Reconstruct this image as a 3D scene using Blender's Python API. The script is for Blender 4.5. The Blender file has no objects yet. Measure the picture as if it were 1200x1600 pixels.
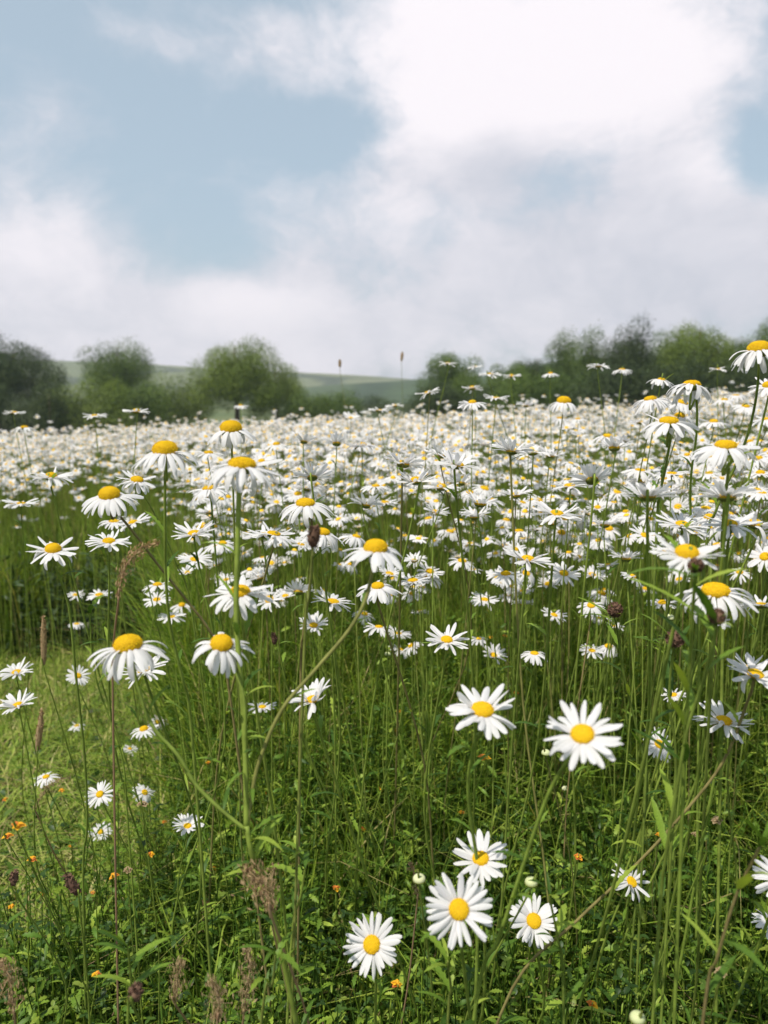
import bpy, math, random
import numpy as np
from mathutils import Vector, Matrix

random.seed(7)
rng = np.random.default_rng(11)
R = math.radians
scene = bpy.context.scene
col = scene.collection

# ------------------------------------------------------------------ camera
CAM_H = 1.0
PITCH = 8.7
cam_d = bpy.data.cameras.new('camera')
cam = bpy.data.objects.new('camera', cam_d)
col.objects.link(cam)
cam.location = (0, 0, CAM_H)
cam.rotation_euler = (R(90 - PITCH), 0, 0)
cam_d.sensor_fit = 'VERTICAL'
cam_d.sensor_height = 36
cam_d.sensor_width = 27
cam_d.lens = 27.0
cam_d.clip_start = 0.02
cam_d.clip_end = 6000
cam_d.dof.use_dof = True
cam_d.dof.focus_distance = 0.9
cam_d.dof.aperture_fstop = 27.0 / 4.2          # aperture about 4 mm
scene.camera = cam

# ------------------------------------------------------------------ sun and sky
SUN_EL, SUN_AZ = 60.0, 222.0                   # azimuth clockwise from the view direction (+Y)
S = Vector((math.sin(R(SUN_AZ)) * math.cos(R(SUN_EL)), math.cos(R(SUN_AZ)) * math.cos(R(SUN_EL)), math.sin(R(SUN_EL))))
sun_d = bpy.data.lights.new('sun', 'SUN')
sun_d.energy = 4.9
sun_d.angle = R(0.6)
sun_d.color = (1.0, 0.95, 0.87)
sun = bpy.data.objects.new('sun', sun_d)
col.objects.link(sun)
sun.rotation_euler = S.to_track_quat('Z', 'Y').to_euler()
sun.location = S * 20

scene.view_settings.view_transform = 'Standard'
scene.view_settings.look = 'None'
scene.view_settings.exposure = 0.0
scene.view_settings.gamma = 1.0
scene.cycles.use_denoising = True
scene.cycles.max_bounces = 6
scene.cycles.diffuse_bounces = 3
scene.cycles.transmission_bounces = 4
scene.cycles.transparent_max_bounces = 8
scene.cycles.volume_bounces = 0
scene.cycles.volume_max_steps = 8
scene.cycles.caustics_reflective = False
scene.cycles.caustics_refractive = False


def pix_angles(px, py):
    """azimuth and elevation (radians) of a direction seen at that pixel"""
    v = ray(px, py).normalized()
    return math.atan2(v.x, v.y), math.asin(v.z)


_f = Vector((0, math.cos(R(PITCH)), -math.sin(R(PITCH))))
_u = Vector((0, math.sin(R(PITCH)), math.cos(R(PITCH))))


def ray(px, py):
    return _f + Vector((1, 0, 0)) * ((px - 600) / 1200) + _u * ((800 - py) / 1200)


def at(px, py, depth):
    return Vector((0, 0, CAM_H)) + ray(px, py) * depth


def at_y(px, py, Y):
    r = ray(px, py)
    return Vector((0, 0, CAM_H)) + r * (Y / r.y)


world = bpy.data.worlds.new('World')
scene.world = world
world.use_nodes = True
nt = world.node_tree
nt.nodes.clear()


class NB:
    """small node builder"""
    def __init__(s, nt): s.nt = nt
    def n(s, t, **k):
        x = s.nt.nodes.new(t)
        for a, b in k.items(): setattr(x, a, b)
        return x
    def put(s, sock, v):
        if hasattr(v, 'is_output'): s.nt.links.new(v, sock)
        else: sock.default_value = v
    def m(s, op, a, b=0.0, c=None, clamp=False):
        x = s.n('ShaderNodeMath', operation=op, use_clamp=clamp)
        s.put(x.inputs[0], a); s.put(x.inputs[1], b)
        if c is not None: s.put(x.inputs[2], c)
        return x.outputs[0]
    def vm(s, op, a, b=(0, 0, 0)):
        x = s.n('ShaderNodeVectorMath', operation=op)
        s.put(x.inputs[0], a); s.put(x.inputs[1], b)
        return x.outputs['Value'] if op in ('LENGTH', 'DOT_PRODUCT') else x.outputs[0]
    def mix(s, f, a, b):
        x = s.n('ShaderNodeMix', data_type='RGBA')
        s.put(x.inputs[0], f); s.put(x.inputs[6], a); s.put(x.inputs[7], b)
        return x.outputs[2]
    def noise(s, vec, scale, detail=4, rough=0.55, out=0):
        x = s.n('ShaderNodeTexNoise')
        if vec is not None: s.put(x.inputs['Vector'], vec)
        x.inputs['Scale'].default_value = scale
        x.inputs['Detail'].default_value = detail
        x.inputs['Roughness'].default_value = rough
        return x.outputs[out]
    def smooth(s, v, a, b, lo=0.0, hi=1.0):
        x = s.n('ShaderNodeMapRange', interpolation_type='SMOOTHSTEP')
        s.put(x.inputs[0], v)
        x.inputs[1].default_value = a; x.inputs[2].default_value = b
        x.inputs[3].default_value = lo; x.inputs[4].default_value = hi
        return x.outputs[0]


b = NB(nt)
tc = b.n('ShaderNodeTexCoord')
dirv = tc.outputs['Generated']
sep = b.n('ShaderNodeSeparateXYZ'); nt.links.new(dirv, sep.inputs[0])
az = b.m('ARCTAN2', sep.outputs[0], sep.outputs[1])
el = b.m('ARCSINE', sep.outputs[2])
cmb = b.n('ShaderNodeCombineXYZ')
nt.links.new(az, cmb.inputs[0]); nt.links.new(b.m('MULTIPLY', el, 1.35), cmb.inputs[1])
ae = cmb.outputs[0]
warp = b.noise(ae, 3.2, 6, 0.58, 1)
warp = b.vm('SUBTRACT', warp, (0.5, 0.5, 0.5))
wa = b.vm('ADD', ae, b.vm('MULTIPLY', warp, (0.20, 0.16, 0)))
wb_ = b.vm('ADD', ae, b.vm('MULTIPLY', warp, (0.09, 0.08, 0)))


def blobs(src, items):
    tot = None
    for px, py, rx, ry, w in items:
        a, e = pix_angles(px, py)
        d = b.vm('SUBTRACT', src, (a, e * 1.35, 0))
        d = b.vm('MULTIPLY', d, (1200 / rx, 1200 / ry / 1.35, 0))
        v = b.smooth(b.vm('LENGTH', d), 0.0, 1.0, w, 0.0)
        tot = v if tot is None else b.m('ADD', tot, v)
    return tot


cover = blobs(wb_, [(830, 60, 470, 190, 1.25), (1080, 120, 170, 120, .4), (700, 235, 190, 120, .8), (900, 340, 400, 220, .85),
                    (40, 420, 270, 150, 1.15), (440, 500, 330, 110, .85), (900, 460, 600, 150, .9), (520, 340, 190, 110, .35),
                    (95, 165, 140, 90, .5), (210, 60, 190, 60, .25), (330, 290, 160, 70, .25), (180, 540, 500, 100, .8), (1060, 270, 120, 80, .5), (600, 590, 1200, 130, .6), (1150, 400, 200, 150, .6),
                    (430, 80, 120, 110, .35),
                    (560, 380, 260, 160, .25), (300, 440, 300, 100, .3), (120, 120, 260, 170, -.2), (330, 200, 160, 120, -.2), (1190, 255, 130, 70, -.9), (520, 215, 130, 75, -.4), (700, 380, 160, 80, -.25), (300, 425, 150, 60, -.3), (600, 450, 130, 60, -.25)])
n1 = b.noise(wa, 5.0, 8, 0.6)
n2 = b.noise(wa, 12.0, 7, 0.62)
cv = b.m('ADD', cover, b.m('MULTIPLY', b.m('SUBTRACT', n1, 0.47), 2.1))
cv = b.m('ADD', cv, b.m('MULTIPLY', b.m('SUBTRACT', n2, 0.48), 1.1))
front = b.smooth(sep.outputs[1], -0.1, 0.45)      # unseen sky behind and overhead cleared of cloud to lower ambient light
cv = b.m('ADD', cv, b.m('MULTIPLY', b.m('SUBTRACT', front, 1.0), 0.55))
cmask = b.smooth(cv, 0.0, 1.05)
# light and grey parts of the clouds
lit = blobs(wb_, [(800, 60, 480, 200, 1.0), (60, 390, 200, 110, .42), (700, 215, 150, 90, .25), (430, 480, 170, 60, .45), (1100, 260, 120, 70, .3), (620, 340, 160, 70, .25), (950, 140, 300, 120, .3),
                  (780, 250, 110, 80, -.35), (660, 85, 90, 50, -.18), (900, 200, 90, 40, -.15), (1000, 480, 500, 90, -.12), (600, 560, 1400, 170, .32), (850, 400, 500, 180, .05), (420, 280, 200, 120, .2)])
lt = b.m('ADD', lit, b.m('MULTIPLY', b.m('SUBTRACT', n1, 0.5), 0.9))
lt = b.m('ADD', lt, b.m('MULTIPLY', b.m('SUBTRACT', n2, 0.5), 0.7))
lt = b.smooth(lt, -0.35, .75)
ccol = b.mix(lt, (0.64, 0.66, 0.74, 1), (1.03, 0.98, 1.02, 1))
sky = b.n('ShaderNodeTexSky', sky_type='NISHITA', sun_disc=False, sun_elevation=R(SUN_EL), sun_rotation=R(SUN_AZ))
sky.air_density = 1.0; sky.dust_density = 2.5; sky.ozone_density = 1.3
skc = b.vm('MULTIPLY', sky.outputs[0], (0.13, 0.13, 0.13))
skc = b.mix(0.5, skc, (0.66, 0.80, 0.86, 1))     # thin high veil over the blue
allsky = b.mix(cmask, skc, ccol)
bg = b.n('ShaderNodeBackground'); bg.inputs[1].default_value = 1.0
nt.links.new(allsky, bg.inputs[0])
wo = b.n('ShaderNodeOutputWorld'); nt.links.new(bg.outputs[0], wo.inputs[0])
world.cycles_visibility.camera = True
try:
    world.cycles.sampling_method = 'MANUAL'; world.cycles.sample_map_resolution = 512
except Exception:
    pass


# ------------------------------------------------------------------ materials
def leafy(name, stops, rough=0.5, trans=0.3, spec=0.35, noise_scale=None, bump=0.0):
    """foliage-like material: colour chosen per element by the 'rnd' attribute, mixed with translucency"""
    m = bpy.data.materials.new(name); m.use_nodes = True
    t = m.node_tree; t.nodes.clear(); q = NB(t)
    at_ = q.n('ShaderNodeAttribute'); at_.attribute_name = 'rnd'
    oi = q.n('ShaderNodeObjectInfo')
    f = q.m('FRACT', q.m('ADD', at_.outputs['Fac'], q.m('MULTIPLY', oi.outputs['Random'], 0.999)))
    ramp = q.n('ShaderNodeValToRGB')
    els = ramp.color_ramp.elements
    while len(els) > 1: els.remove(els[-1])
    els[0].position = stops[0][0]; els[0].color = (*stops[0][1], 1)
    for p, c in stops[1:]:
        e = els.new(p); e.color = (*c, 1)
    t.links.new(f, ramp.inputs[0])
    colr = ramp.outputs[0]
    if noise_scale:
        g = q.n('ShaderNodeTexCoord')
        nz = q.noise(g.outputs['Object'], noise_scale, 3)
        k = q.smooth(nz, 0.3, 0.7, 0.75, 1.2)
        colr = q.vm('SCALE', colr)
        t.links.new(k, colr.node.inputs['Scale'])
    p = q.n('ShaderNodeBsdfPrincipled')
    p.inputs['Roughness'].default_value = rough
    p.inputs['Specular IOR Level'].default_value = spec
    t.links.new(colr, p.inputs['Base Color'])
    tr = q.n('ShaderNodeBsdfTranslucent')
    c2 = q.vm('MULTIPLY', colr, (1.35, 1.25, 0.7)); t.links.new(c2, tr.inputs[0])
    mx = q.n('ShaderNodeMixShader'); mx.inputs[0].default_value = trans
    t.links.new(p.outputs[0], mx.inputs[1]); t.links.new(tr.outputs[0], mx.inputs[2])
    if bump:
        g = q.n('ShaderNodeTexCoord')
        bp = q.n('ShaderNodeBump'); bp.inputs['Strength'].default_value = bump
        bp.inputs['Distance'].default_value = 0.002
        t.links.new(q.noise(g.outputs['Object'], 300, 2), bp.inputs['Height'])
        t.links.new(bp.outputs[0], p.inputs['Normal'])
    o = q.n('ShaderNodeOutputMaterial'); t.links.new(mx.outputs[0], o.inputs[0])
    return m


M = {}
M['petal'] = leafy('petal', [(0, (.78, .76, .75)), (.5, (.83, .81, .80)), (1, (.77, .75, .76))], .55, .42, .2)
# keep translucency of petals white
_t = M['petal'].node_tree
for nd in _t.nodes:
    if nd.type == 'VECT_MATH' and nd.operation == 'MULTIPLY': nd.inputs[1].default_value = (.95, .95, .95)
M['disc'] = leafy('disc', [(0, (.60, .42, .01)), (.2, (.78, .57, .018)), (.6, (.86, .60, .018)), (.85, (.76, .46, .014)), (1, (.52, .30, .01))], .8, .08, .1)
for nd in M['disc'].node_tree.nodes:
    if nd.type == 'OBJECT_INFO':
        for l_ in list(nd.outputs['Random'].links): M['disc'].node_tree.links.remove(l_)
    if nd.type == 'MATH' and nd.operation == 'MULTIPLY': nd.inputs[0].default_value = 0.0
M['disc_far'] = leafy('disc_far', [(0, (.70, .42, .02)), (1, (.78, .50, .03))], .8, .05, .1)
M['stem'] = leafy('stem', [(0, (.17, .23, .04)), (.45, (.25, .32, .055)), (.75, (.21, .29, .045)), (1, (.25, .19, .08))], .55, .18, .2, 60)
M['cup'] = leafy('cup', [(0, (.16, .18, .04)), (1, (.20, .23, .05))], .6, .08, .2, 400)
M['leaf'] = leafy('leaf', [(0, (.045, .10, .014)), (.35, (.10, .19, .022)), (.75, (.21, .32, .036)), (1, (.34, .43, .06))], .48, .40, .25, 60)
M['grass'] = leafy('grass', [(0, (.07, .135, .018)), (.35, (.14, .235, .026)), (.7, (.23, .34, .038)), (.92, (.33, .40, .065)), (.97, (.34, .31, .10)), (1, (.40, .33, .14))], .5, .42, .16)
M['grass_shaded'] = leafy('grass_shaded', [(0, (.03, .07, .014)), (.4, (.065, .13, .02)), (.8, (.13, .21, .03)), (.95, (.24, .31, .05)), (1, (.36, .30, .13))], .5, .36, .25)  # darker copy of grass, foreground shade put into its colour
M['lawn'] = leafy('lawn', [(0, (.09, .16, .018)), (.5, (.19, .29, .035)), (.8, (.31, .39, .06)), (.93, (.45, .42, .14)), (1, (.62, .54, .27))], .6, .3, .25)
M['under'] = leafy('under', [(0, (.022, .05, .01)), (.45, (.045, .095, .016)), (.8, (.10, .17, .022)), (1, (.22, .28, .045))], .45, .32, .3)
M['shaded_leaf'] = leafy('shaded_leaf', [(0, (.035, .06, .02)), (1, (.06, .10, .03))], .5, .2, .3)  # leaf colour darkened to carry the shade beyond the mown patch
M['straw'] = leafy('straw', [(0, (.36, .26, .13)), (.5, (.42, .30, .17)), (1, (.33, .20, .12))], .8, .3, .1)
M['pinkseed'] = leafy('pinkseed', [(0, (.32, .24, .13)), (.5, (.40, .29, .17)), (1, (.28, .22, .10))], .8, .3, .1)
M['brown'] = leafy('brown', [(0, (.13, .075, .05)), (.5, (.20, .12, .08)), (1, (.10, .055, .04))], .85, .05, .1)
M['trefoil'] = leafy('trefoil', [(0, (.74, .46, .02)), (.5, (.74, .36, .02)), (.75, (.62, .22, .03)), (1, (.52, .14, .04))], .6, .25, .2)
M['bud'] = leafy('bud', [(0, (.52, .56, .28)), (1, (.62, .62, .38))], .6, .1, .2)
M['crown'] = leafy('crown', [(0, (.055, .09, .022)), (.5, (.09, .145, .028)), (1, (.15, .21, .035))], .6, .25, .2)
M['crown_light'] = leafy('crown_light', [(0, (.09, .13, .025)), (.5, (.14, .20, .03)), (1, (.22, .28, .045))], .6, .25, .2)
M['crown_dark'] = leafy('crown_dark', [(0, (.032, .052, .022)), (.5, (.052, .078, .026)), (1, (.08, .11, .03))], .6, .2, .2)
M['bark'] = leafy('bark', [(0, (.10, .08, .06)), (1, (.13, .10, .075))], .9, 0.0, .1, 3)


def ground_material():
    m = bpy.data.materials.new('meadow_soil'); m.use_nodes = True
    t = m.node_tree; q = NB(t); p = t.nodes['Principled BSDF']
    g = q.n('ShaderNodeTexCoord').outputs['Object']
    c = q.mix(q.smooth(q.noise(g, 9, 6), .35, .65), (.018, .022, .009, 1), (.05, .055, .02, 1))
    far = q.mix(q.smooth(q.noise(g, .05, 5), .4, .6), (.07, .10, .03, 1), (.11, .13, .045, 1))
    ln = q.vm('LENGTH', g)
    c = q.mix(q.smooth(ln, 12, 22), c, far)
    t.links.new(c, p.inputs['Base Color']); p.inputs['Roughness'].default_value = .95
    bp = q.n('ShaderNodeBump'); bp.inputs['Distance'].default_value = .02
    t.links.new(q.noise(g, 25, 5), bp.inputs['Height']); t.links.new(bp.outputs[0], p.inputs['Normal'])
    return m


def hill_material(name, c1, c2, hedge):
    m = bpy.data.materials.new(name); m.use_nodes = True
    t = m.node_tree; q = NB(t); p = t.nodes['Principled BSDF']
    g = q.n('ShaderNodeTexCoord').outputs['Object']
    vo = q.n('ShaderNodeTexVoronoi'); vo.inputs['Scale'].default_value = .011
    t.links.new(g, vo.inputs['Vector'])
    sp = q.n('ShaderNodeSeparateColor'); t.links.new(vo.outputs['Color'], sp.inputs[0])
    c = q.mix(sp.outputs[0], c1, c2)
    vd = q.n('ShaderNodeTexVoronoi', feature='DISTANCE_TO_EDGE'); vd.inputs['Scale'].default_value = .011
    t.links.new(g, vd.inputs['Vector'])
    e = q.smooth(vd.outputs[0], .02, .07, 1, 0)
    c = q.mix(e, c, hedge)
    n = q.smooth(q.noise(g, .3, 5), .3, .7, .8, 1.2)
    s = q.vm('SCALE', c); t.links.new(n, s.node.inputs['Scale'])
    t.links.new(s, p.inputs['Base Color']); p.inputs['Roughness'].default_value = 1
    return m


# ------------------------------------------------------------------ mesh helpers
class Acc:
    """collects vertex and face arrays and links them as one mesh object"""
    def __init__(s): s.v = []; s.q = []; s.t = []; s.qm = []; s.tm = []; s.r = []; s.n = 0; s.smooth = True
    def add(s, v, quads=None, tris=None, mat=0, rnd=None, qmat=None, tmat=None):
        v = np.asarray(v, np.float32).reshape(-1, 3)
        if quads is not None and len(quads):
            quads = np.asarray(quads, np.int64).reshape(-1, 4)
            s.q.append(quads + s.n)
            s.qm.append(np.full(len(quads), mat) if qmat is None else qmat)
        if tris is not None and len(tris):
            tris = np.asarray(tris, np.int64).reshape(-1, 3)
            s.t.append(tris + s.n)
            s.tm.append(np.full(len(tris), mat) if tmat is None else tmat)
        if rnd is None: rnd = np.zeros(len(v))
        s.r.append(np.broadcast_to(np.asarray(rnd, np.float32), (len(v),)))
        s.v.append(v); s.n += len(v)
        return s
    def mesh(s, name, mats):
        v = np.concatenate(s.v)
        q = np.concatenate(s.q) if s.q else np.zeros((0, 4), int)
        t = np.concatenate(s.t) if s.t else np.zeros((0, 3), int)
        me = bpy.data.meshes.new(name)
        me.vertices.add(len(v)); me.vertices.foreach_set('co', v.ravel())
        nl = q.size + t.size
        me.loops.add(nl); me.loops.foreach_set('vertex_index', np.concatenate([q.ravel(), t.ravel()]).astype(np.int32))
        me.polygons.add(len(q) + len(t))
        ls = np.concatenate([np.arange(len(q)) * 4, q.size + np.arange(len(t)) * 3]).astype(np.int32)
        me.polygons.foreach_set('loop_start', ls)
        mi = np.concatenate([np.concatenate(s.qm) if s.qm else np.zeros(0), np.concatenate(s.tm) if s.tm else np.zeros(0)]).astype(np.int32)
        me.polygons.foreach_set('material_index', mi)
        me.polygons.foreach_set('use_smooth', np.full(len(mi), s.smooth))
        a = me.attributes.new('rnd', 'FLOAT', 'POINT'); a.data.foreach_set('value', np.concatenate(s.r).astype(np.float32))
        me.update(calc_edges=True)
        for m in mats: me.materials.append(m)
        return me
    def obj(s, name, mats, parent=None, mat_world=None):
        return link(name, s.mesh(name, mats if isinstance(mats, (list, tuple)) else [mats]), parent)


def link(name, me, parent=None):
    o = bpy.data.objects.new(name, me); col.objects.link(o)
    if parent is not None: o.parent = parent
    return o


def tag(o, label=None, cat=None, group=None, kind=None):
    if label: o['label'] = label
    if cat: o['category'] = cat
    if group: o['group'] = group
    if kind: o['kind'] = kind
    return o


def empty(name, loc, label=None, cat=None, group=None):
    o = bpy.data.objects.new(name, None); col.objects.link(o); o.location = loc
    o.empty_display_size = .02
    return tag(o, label, cat, group)


def grid_quads(nu, nv):
    """faces of a (nv+1) x (nu+1) vertex grid, row-major by v"""
    i = np.arange(nu); j = np.arange(nv)
    I, J = np.meshgrid(i, j)
    a = (J * (nu + 1) + I).ravel()
    return np.stack([a, a + 1, a + nu + 2, a + nu + 1], 1)


def instance(acc, tmpl, mats3, locs, rnd=None, mat=0):
    """adds many transformed copies of a template (v, quads, tris, qmat, tmat)"""
    v, q, t, qm, tm = tmpl
    n = len(locs)
    if n == 0: return
    V = np.einsum('nij,kj->nki', mats3, v) + locs[:, None, :]
    off = (np.arange(n) * len(v))[:, None, None]
    if rnd is None: rnd = rng.random(n)
    acc.add(V.reshape(-1, 3),
            (q[None] + off).reshape(-1, 4) if len(q) else None,
            (t[None] + off).reshape(-1, 3) if len(t) else None,
            rnd=np.repeat(rnd, len(v)),
            qmat=np.tile(qm, n), tmat=np.tile(tm, n))


def tube_path(pts, radii, sides=6):
    pts = [Vector(p) for p in pts]
    n = len(pts); V = []
    prev = Vector((1, .3, 0)).normalized()
    for i, p in enumerate(pts):
        d = (pts[min(i + 1, n - 1)] - pts[max(i - 1, 0)]).normalized()
        x = (prev - d * prev.dot(d)).normalized(); y = d.cross(x); prev = x
        for k in range(sides):
            a = 2 * math.pi * k / sides
            V.append(p + (x * math.cos(a) + y * math.sin(a)) * radii[i])
    F = []
    for i in range(n - 1):
        for k in range(sides):
            k2 = (k + 1) % sides
            F.append((i * sides + k, i * sides + k2, (i + 1) * sides + k2, (i + 1) * sides + k))
    T = [(0, k + 1, k) for k in range(1, sides - 1)] + [((n - 1) * sides, (n - 1) * sides + k, (n - 1) * sides + k + 1) for k in range(1, sides - 1)]
    return np.array([tuple(v) for v in V]), np.array(F), np.array(T)


def spline(pts, n=5):
    """Catmull-Rom through the points"""
    P = [Vector(p) for p in pts]
    P = [P[0] * 2 - P[1]] + P + [P[-1] * 2 - P[-2]]
    out = []
    for i in range(1, len(P) - 2):
        for k in range(n):
            t = k / n
            a, b_, c, d = P[i - 1], P[i], P[i + 1], P[i + 2]
            out.append(.5 * ((2 * b_) + (c - a) * t + (2 * a - 5 * b_ + 4 * c - d) * t * t + (3 * b_ - a - 3 * c + d) * t ** 3))
    out.append(P[-2])
    return out


def tubes(acc, base, tip, bend, r0, r1, segs=4, sides=3, rnd=None, mat=0):
    """batch of bent tapering tubes, base/tip/bend (n,3)"""
    n = len(base)
    t = np.linspace(0, 1, segs + 1)[None, :, None]
    P = base[:, None] * (1 - t) + tip[:, None] * t + bend[:, None] * (4 * t * (1 - t))
    ang = np.arange(sides) * 2 * math.pi / sides
    c = np.stack([np.cos(ang), np.sin(ang), 0 * ang], 1)[None, None]
    rad = (np.asarray(r0)[:, None, None, None] * (1 - t[..., None]) + np.asarray(r1)[:, None, None, None] * t[..., None])
    V = P[:, :, None, :] + c * rad
    i = np.arange(segs)[:, None]; k = np.arange(sides)[None]
    k2 = (k + 1) % sides
    q = np.stack([i * sides + k, i * sides + k2, (i + 1) * sides + k2, (i + 1) * sides + k], -1).reshape(-1, 4)
    per = (segs + 1) * sides
    Q = (q[None] + (np.arange(n) * per)[:, None, None]).reshape(-1, 4)
    if rnd is None: rnd = rng.random(n)
    acc.add(V.reshape(-1, 3), Q, rnd=np.repeat(rnd, per), mat=mat)


def blades(acc, root, h, az_, lean, w, segs=4, rnd=None, mat=0, fold=0.0):
    """batch of arching grass blades"""
    n = len(root)
    t = np.linspace(0, 1, segs + 1)[None]
    d = np.stack([np.cos(az_), np.sin(az_), np.zeros(n)], 1)
    side = np.stack([-np.sin(az_ + rng.normal(0, .7, n)), np.cos(az_), np.zeros(n)], 1)
    side /= np.linalg.norm(side, axis=1)[:, None]
    out = lean[:, None] * h[:, None] * t ** 2
    up = h[:, None] * (t - .35 * np.clip(lean, 0, 1.6)[:, None] * t ** 3)
    P = root[:, None] + d[:, None] * out[..., None]
    P[..., 2] += up
    wd = w[:, None] * (1 - t ** 2.2) * (.6 + .8 * np.minimum(t * 3, 1)) * .5
    wd[:, -1] = w * .02
    L = P - side[:, None] * wd[..., None]; Rr = P + side[:, None] * wd[..., None]
    V = np.stack([L, Rr], 2)
    i = np.arange(segs)
    q = np.stack([i * 2, i * 2 + 1, i * 2 + 3, i * 2 + 2], 1)
    per = (segs + 1) * 2
    Q = (q[None] + (np.arange(n) * per)[:, None, None]).reshape(-1, 4)
    if rnd is None: rnd = rng.random(n)
    acc.add(V.reshape(-1, 3), Q, rnd=np.repeat(rnd, per), mat=mat)


def frames(nrm, spin):
    """(n,3,3) matrices whose z axis is nrm, spun about it"""
    nrm = nrm / np.linalg.norm(nrm, axis=1)[:, None]
    ref = np.tile([0., 1., 0.], (len(nrm), 1)); ref[np.abs(nrm[:, 1]) > .95] = [1, 0, 0]
    x = np.cross(ref, nrm); x /= np.linalg.norm(x, axis=1)[:, None]
    y = np.cross(nrm, x)
    c, s = np.cos(spin)[:, None], np.sin(spin)[:, None]
    X = x * c + y * s; Y = -x * s + y * c
    return np.stack([X, Y, nrm], 2)


# ------------------------------------------------------------------ terrain
def gz(x, y):
    """height of the ground"""
    x = np.asarray(x, float); y = np.asarray(y, float)
    s = np.where(x > 0, .20, .38) * np.tanh(x / 5.0) * np.clip((y + .5) / 3.0, .15, 1.0)
    r = np.hypot(x, y)
    s = s * np.exp(-(r / 60.0) ** 2)
    s = s + .05 * np.sin(x * .9 + 1.3) * np.sin(y * .7 + .4) * np.clip((r - 1.5) / 5, 0, 1) * np.exp(-(r / 60) ** 2)
    q = np.clip((r - 7.2) / 24, 0, 1)
    return s - 1.3 * q * q * (3 - 2 * q)


def gzf(x, y): return float(gz(x, y))


rr = np.concatenate([[0.0], np.geomspace(.15, 3500, 90)])
th = np.linspace(0, 2 * math.pi, 145)
RR, TH = np.meshgrid(rr, th, indexing='ij')
gx, gy = RR * np.sin(TH), RR * np.cos(TH)
a = Acc(); a.add(np.stack([gx, gy, gz(gx, gy)], -1), grid_quads(144, 90)[:, ::-1])
tag(a.obj('ground', ground_material()), kind='structure')


def hill(name, r0, r1, az0, az1, prof, mat):
    nA, nR = 90, 24
    A = np.linspace(R(az0), R(az1), nA + 1); T = np.linspace(0, 1, nR + 1)
    TT, AA = np.meshgrid(T, A, indexing='ij')
    RRh = r0 + (r1 - r0) * TT
    H = np.array([prof(math.degrees(x)) for x in A])[None] * np.sin(np.clip(TT * 1.25, 0, 1) * math.pi / 2) ** 1.3 * np.cos(np.clip((TT - .8) * 5, 0, 1) * math.pi / 2)
    H = H + RRh * .004 * np.sin(AA * 23 + TT * 4) * np.sin(TT * math.pi) * .3
    a = Acc(); a.add(np.stack([RRh * np.sin(AA), RRh * np.cos(AA), H - 2.0], -1), grid_quads(nA, nR)[:, ::-1])
    return tag(a.obj(name, mat), kind='structure')


def py_h(py, dist): return dist * math.tan(R(PITCH) + math.atan((py - 800) / 1200) ) * -1 + CAM_H + 2.0


def interp(tab):
    xs = [t[0] for t in tab]; ys = [t[1] for t in tab]
    return lambda a_: float(np.interp(a_, xs, ys))


def prof_px(tab, dist):
    return interp([(math.degrees(math.atan((px - 600) / 1200)), py_h(py, dist)) for px, py in tab])


hill('hill', 300, 560, -42, 40, prof_px([(-400, 560), (-100, 562), (60, 568), (180, 571), (330, 576), (480, 584), (600, 590), (760, 600), (1000, 600), (1500, 600)], 508),
     hill_material('hill_fields', (.12, .14, .075, 1), (.18, .185, .10, 1), (.06, .075, .045, 1)))
hill('hill', 170, 260, -14, 40, prof_px([(330, 640), (420, 612), (500, 604), (600, 597), (680, 590), (760, 586), (850, 570), (900, 564), (1000, 560), (1300, 550), (1600, 560)], 242),
     hill_material('hill_wood', (.04, .065, .03, 1), (.06, .085, .04, 1), (.035, .055, .03, 1)))


# ------------------------------------------------------------------ trees and hedges
def leaf_cloud(acc, centres, radii, n, size, soft=.15):
    """many small leaves round a set of clump centres; density thins towards the outside"""
    k = rng.choice(len(centres), n, p=(radii[:, 0] * radii[:, 2]) / np.sum(radii[:, 0] * radii[:, 2]))
    d = rng.normal(size=(n, 3)); d /= np.linalg.norm(d, axis=1)[:, None]
    rad = np.clip(rng.normal(.78, soft, n), .05, 1.7)
    c = centres[k] + d * rad[:, None] * radii[k]
    nr = d + rng.normal(0, .55, (n, 3)) + [0, 0, .35]
    F = frames(nr, rng.random(n) * 6.28) * (size * rng.uniform(.6, 1.4, n))[:, None, None]
    tm = (np.array([(-.5, 0, 0), (0, -.28, .05), (.5, 0, 0), (0, .28, .05)]), np.array([(0, 1, 2, 3)]), np.zeros((0, 3), int), np.zeros(1, int), np.zeros(0, int))
    instance(acc, tm, F, c, rnd=np.clip(rng.normal(.5, .22, n) + .7 * (rng.random(len(centres))[k] - .5), 0, .999))


def crown_clumps(w, h, nc, lobes=None):
    """clump centres filling an uneven crown w wide and h high, base at z = 0"""
    C = []; Q = []
    for i in range(nc):
        zf = .80 - 1.6 * (i + .5) / nc; an = i * 2.39996 + rng.normal(0, .35)
        d = np.array([math.cos(an) * math.sqrt(1 - zf * zf), math.sin(an) * math.sqrt(1 - zf * zf), zf]) + rng.normal(0, .12, 3)
        r_ = (rng.uniform(.62, .92) if i % 4 else rng.uniform(.1, .5))
        zc = d[2] * r_
        wz = 1.0 - .25 * max(0, zc)
        C.append([d[0] * r_ * w / 2 * wz, d[1] * r_ * w / 2 * wz, h / 2 + zc * h / 2])
        s = rng.uniform(.19, .33)
        Q.append([w * s * .55 + h * s * .2, w * s * .55 + h * s * .2, h * s * .62])
        C[-1][2] = min(C[-1][2], h - .98 * Q[-1][2])
    return np.array(C), np.array(Q)


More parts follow.
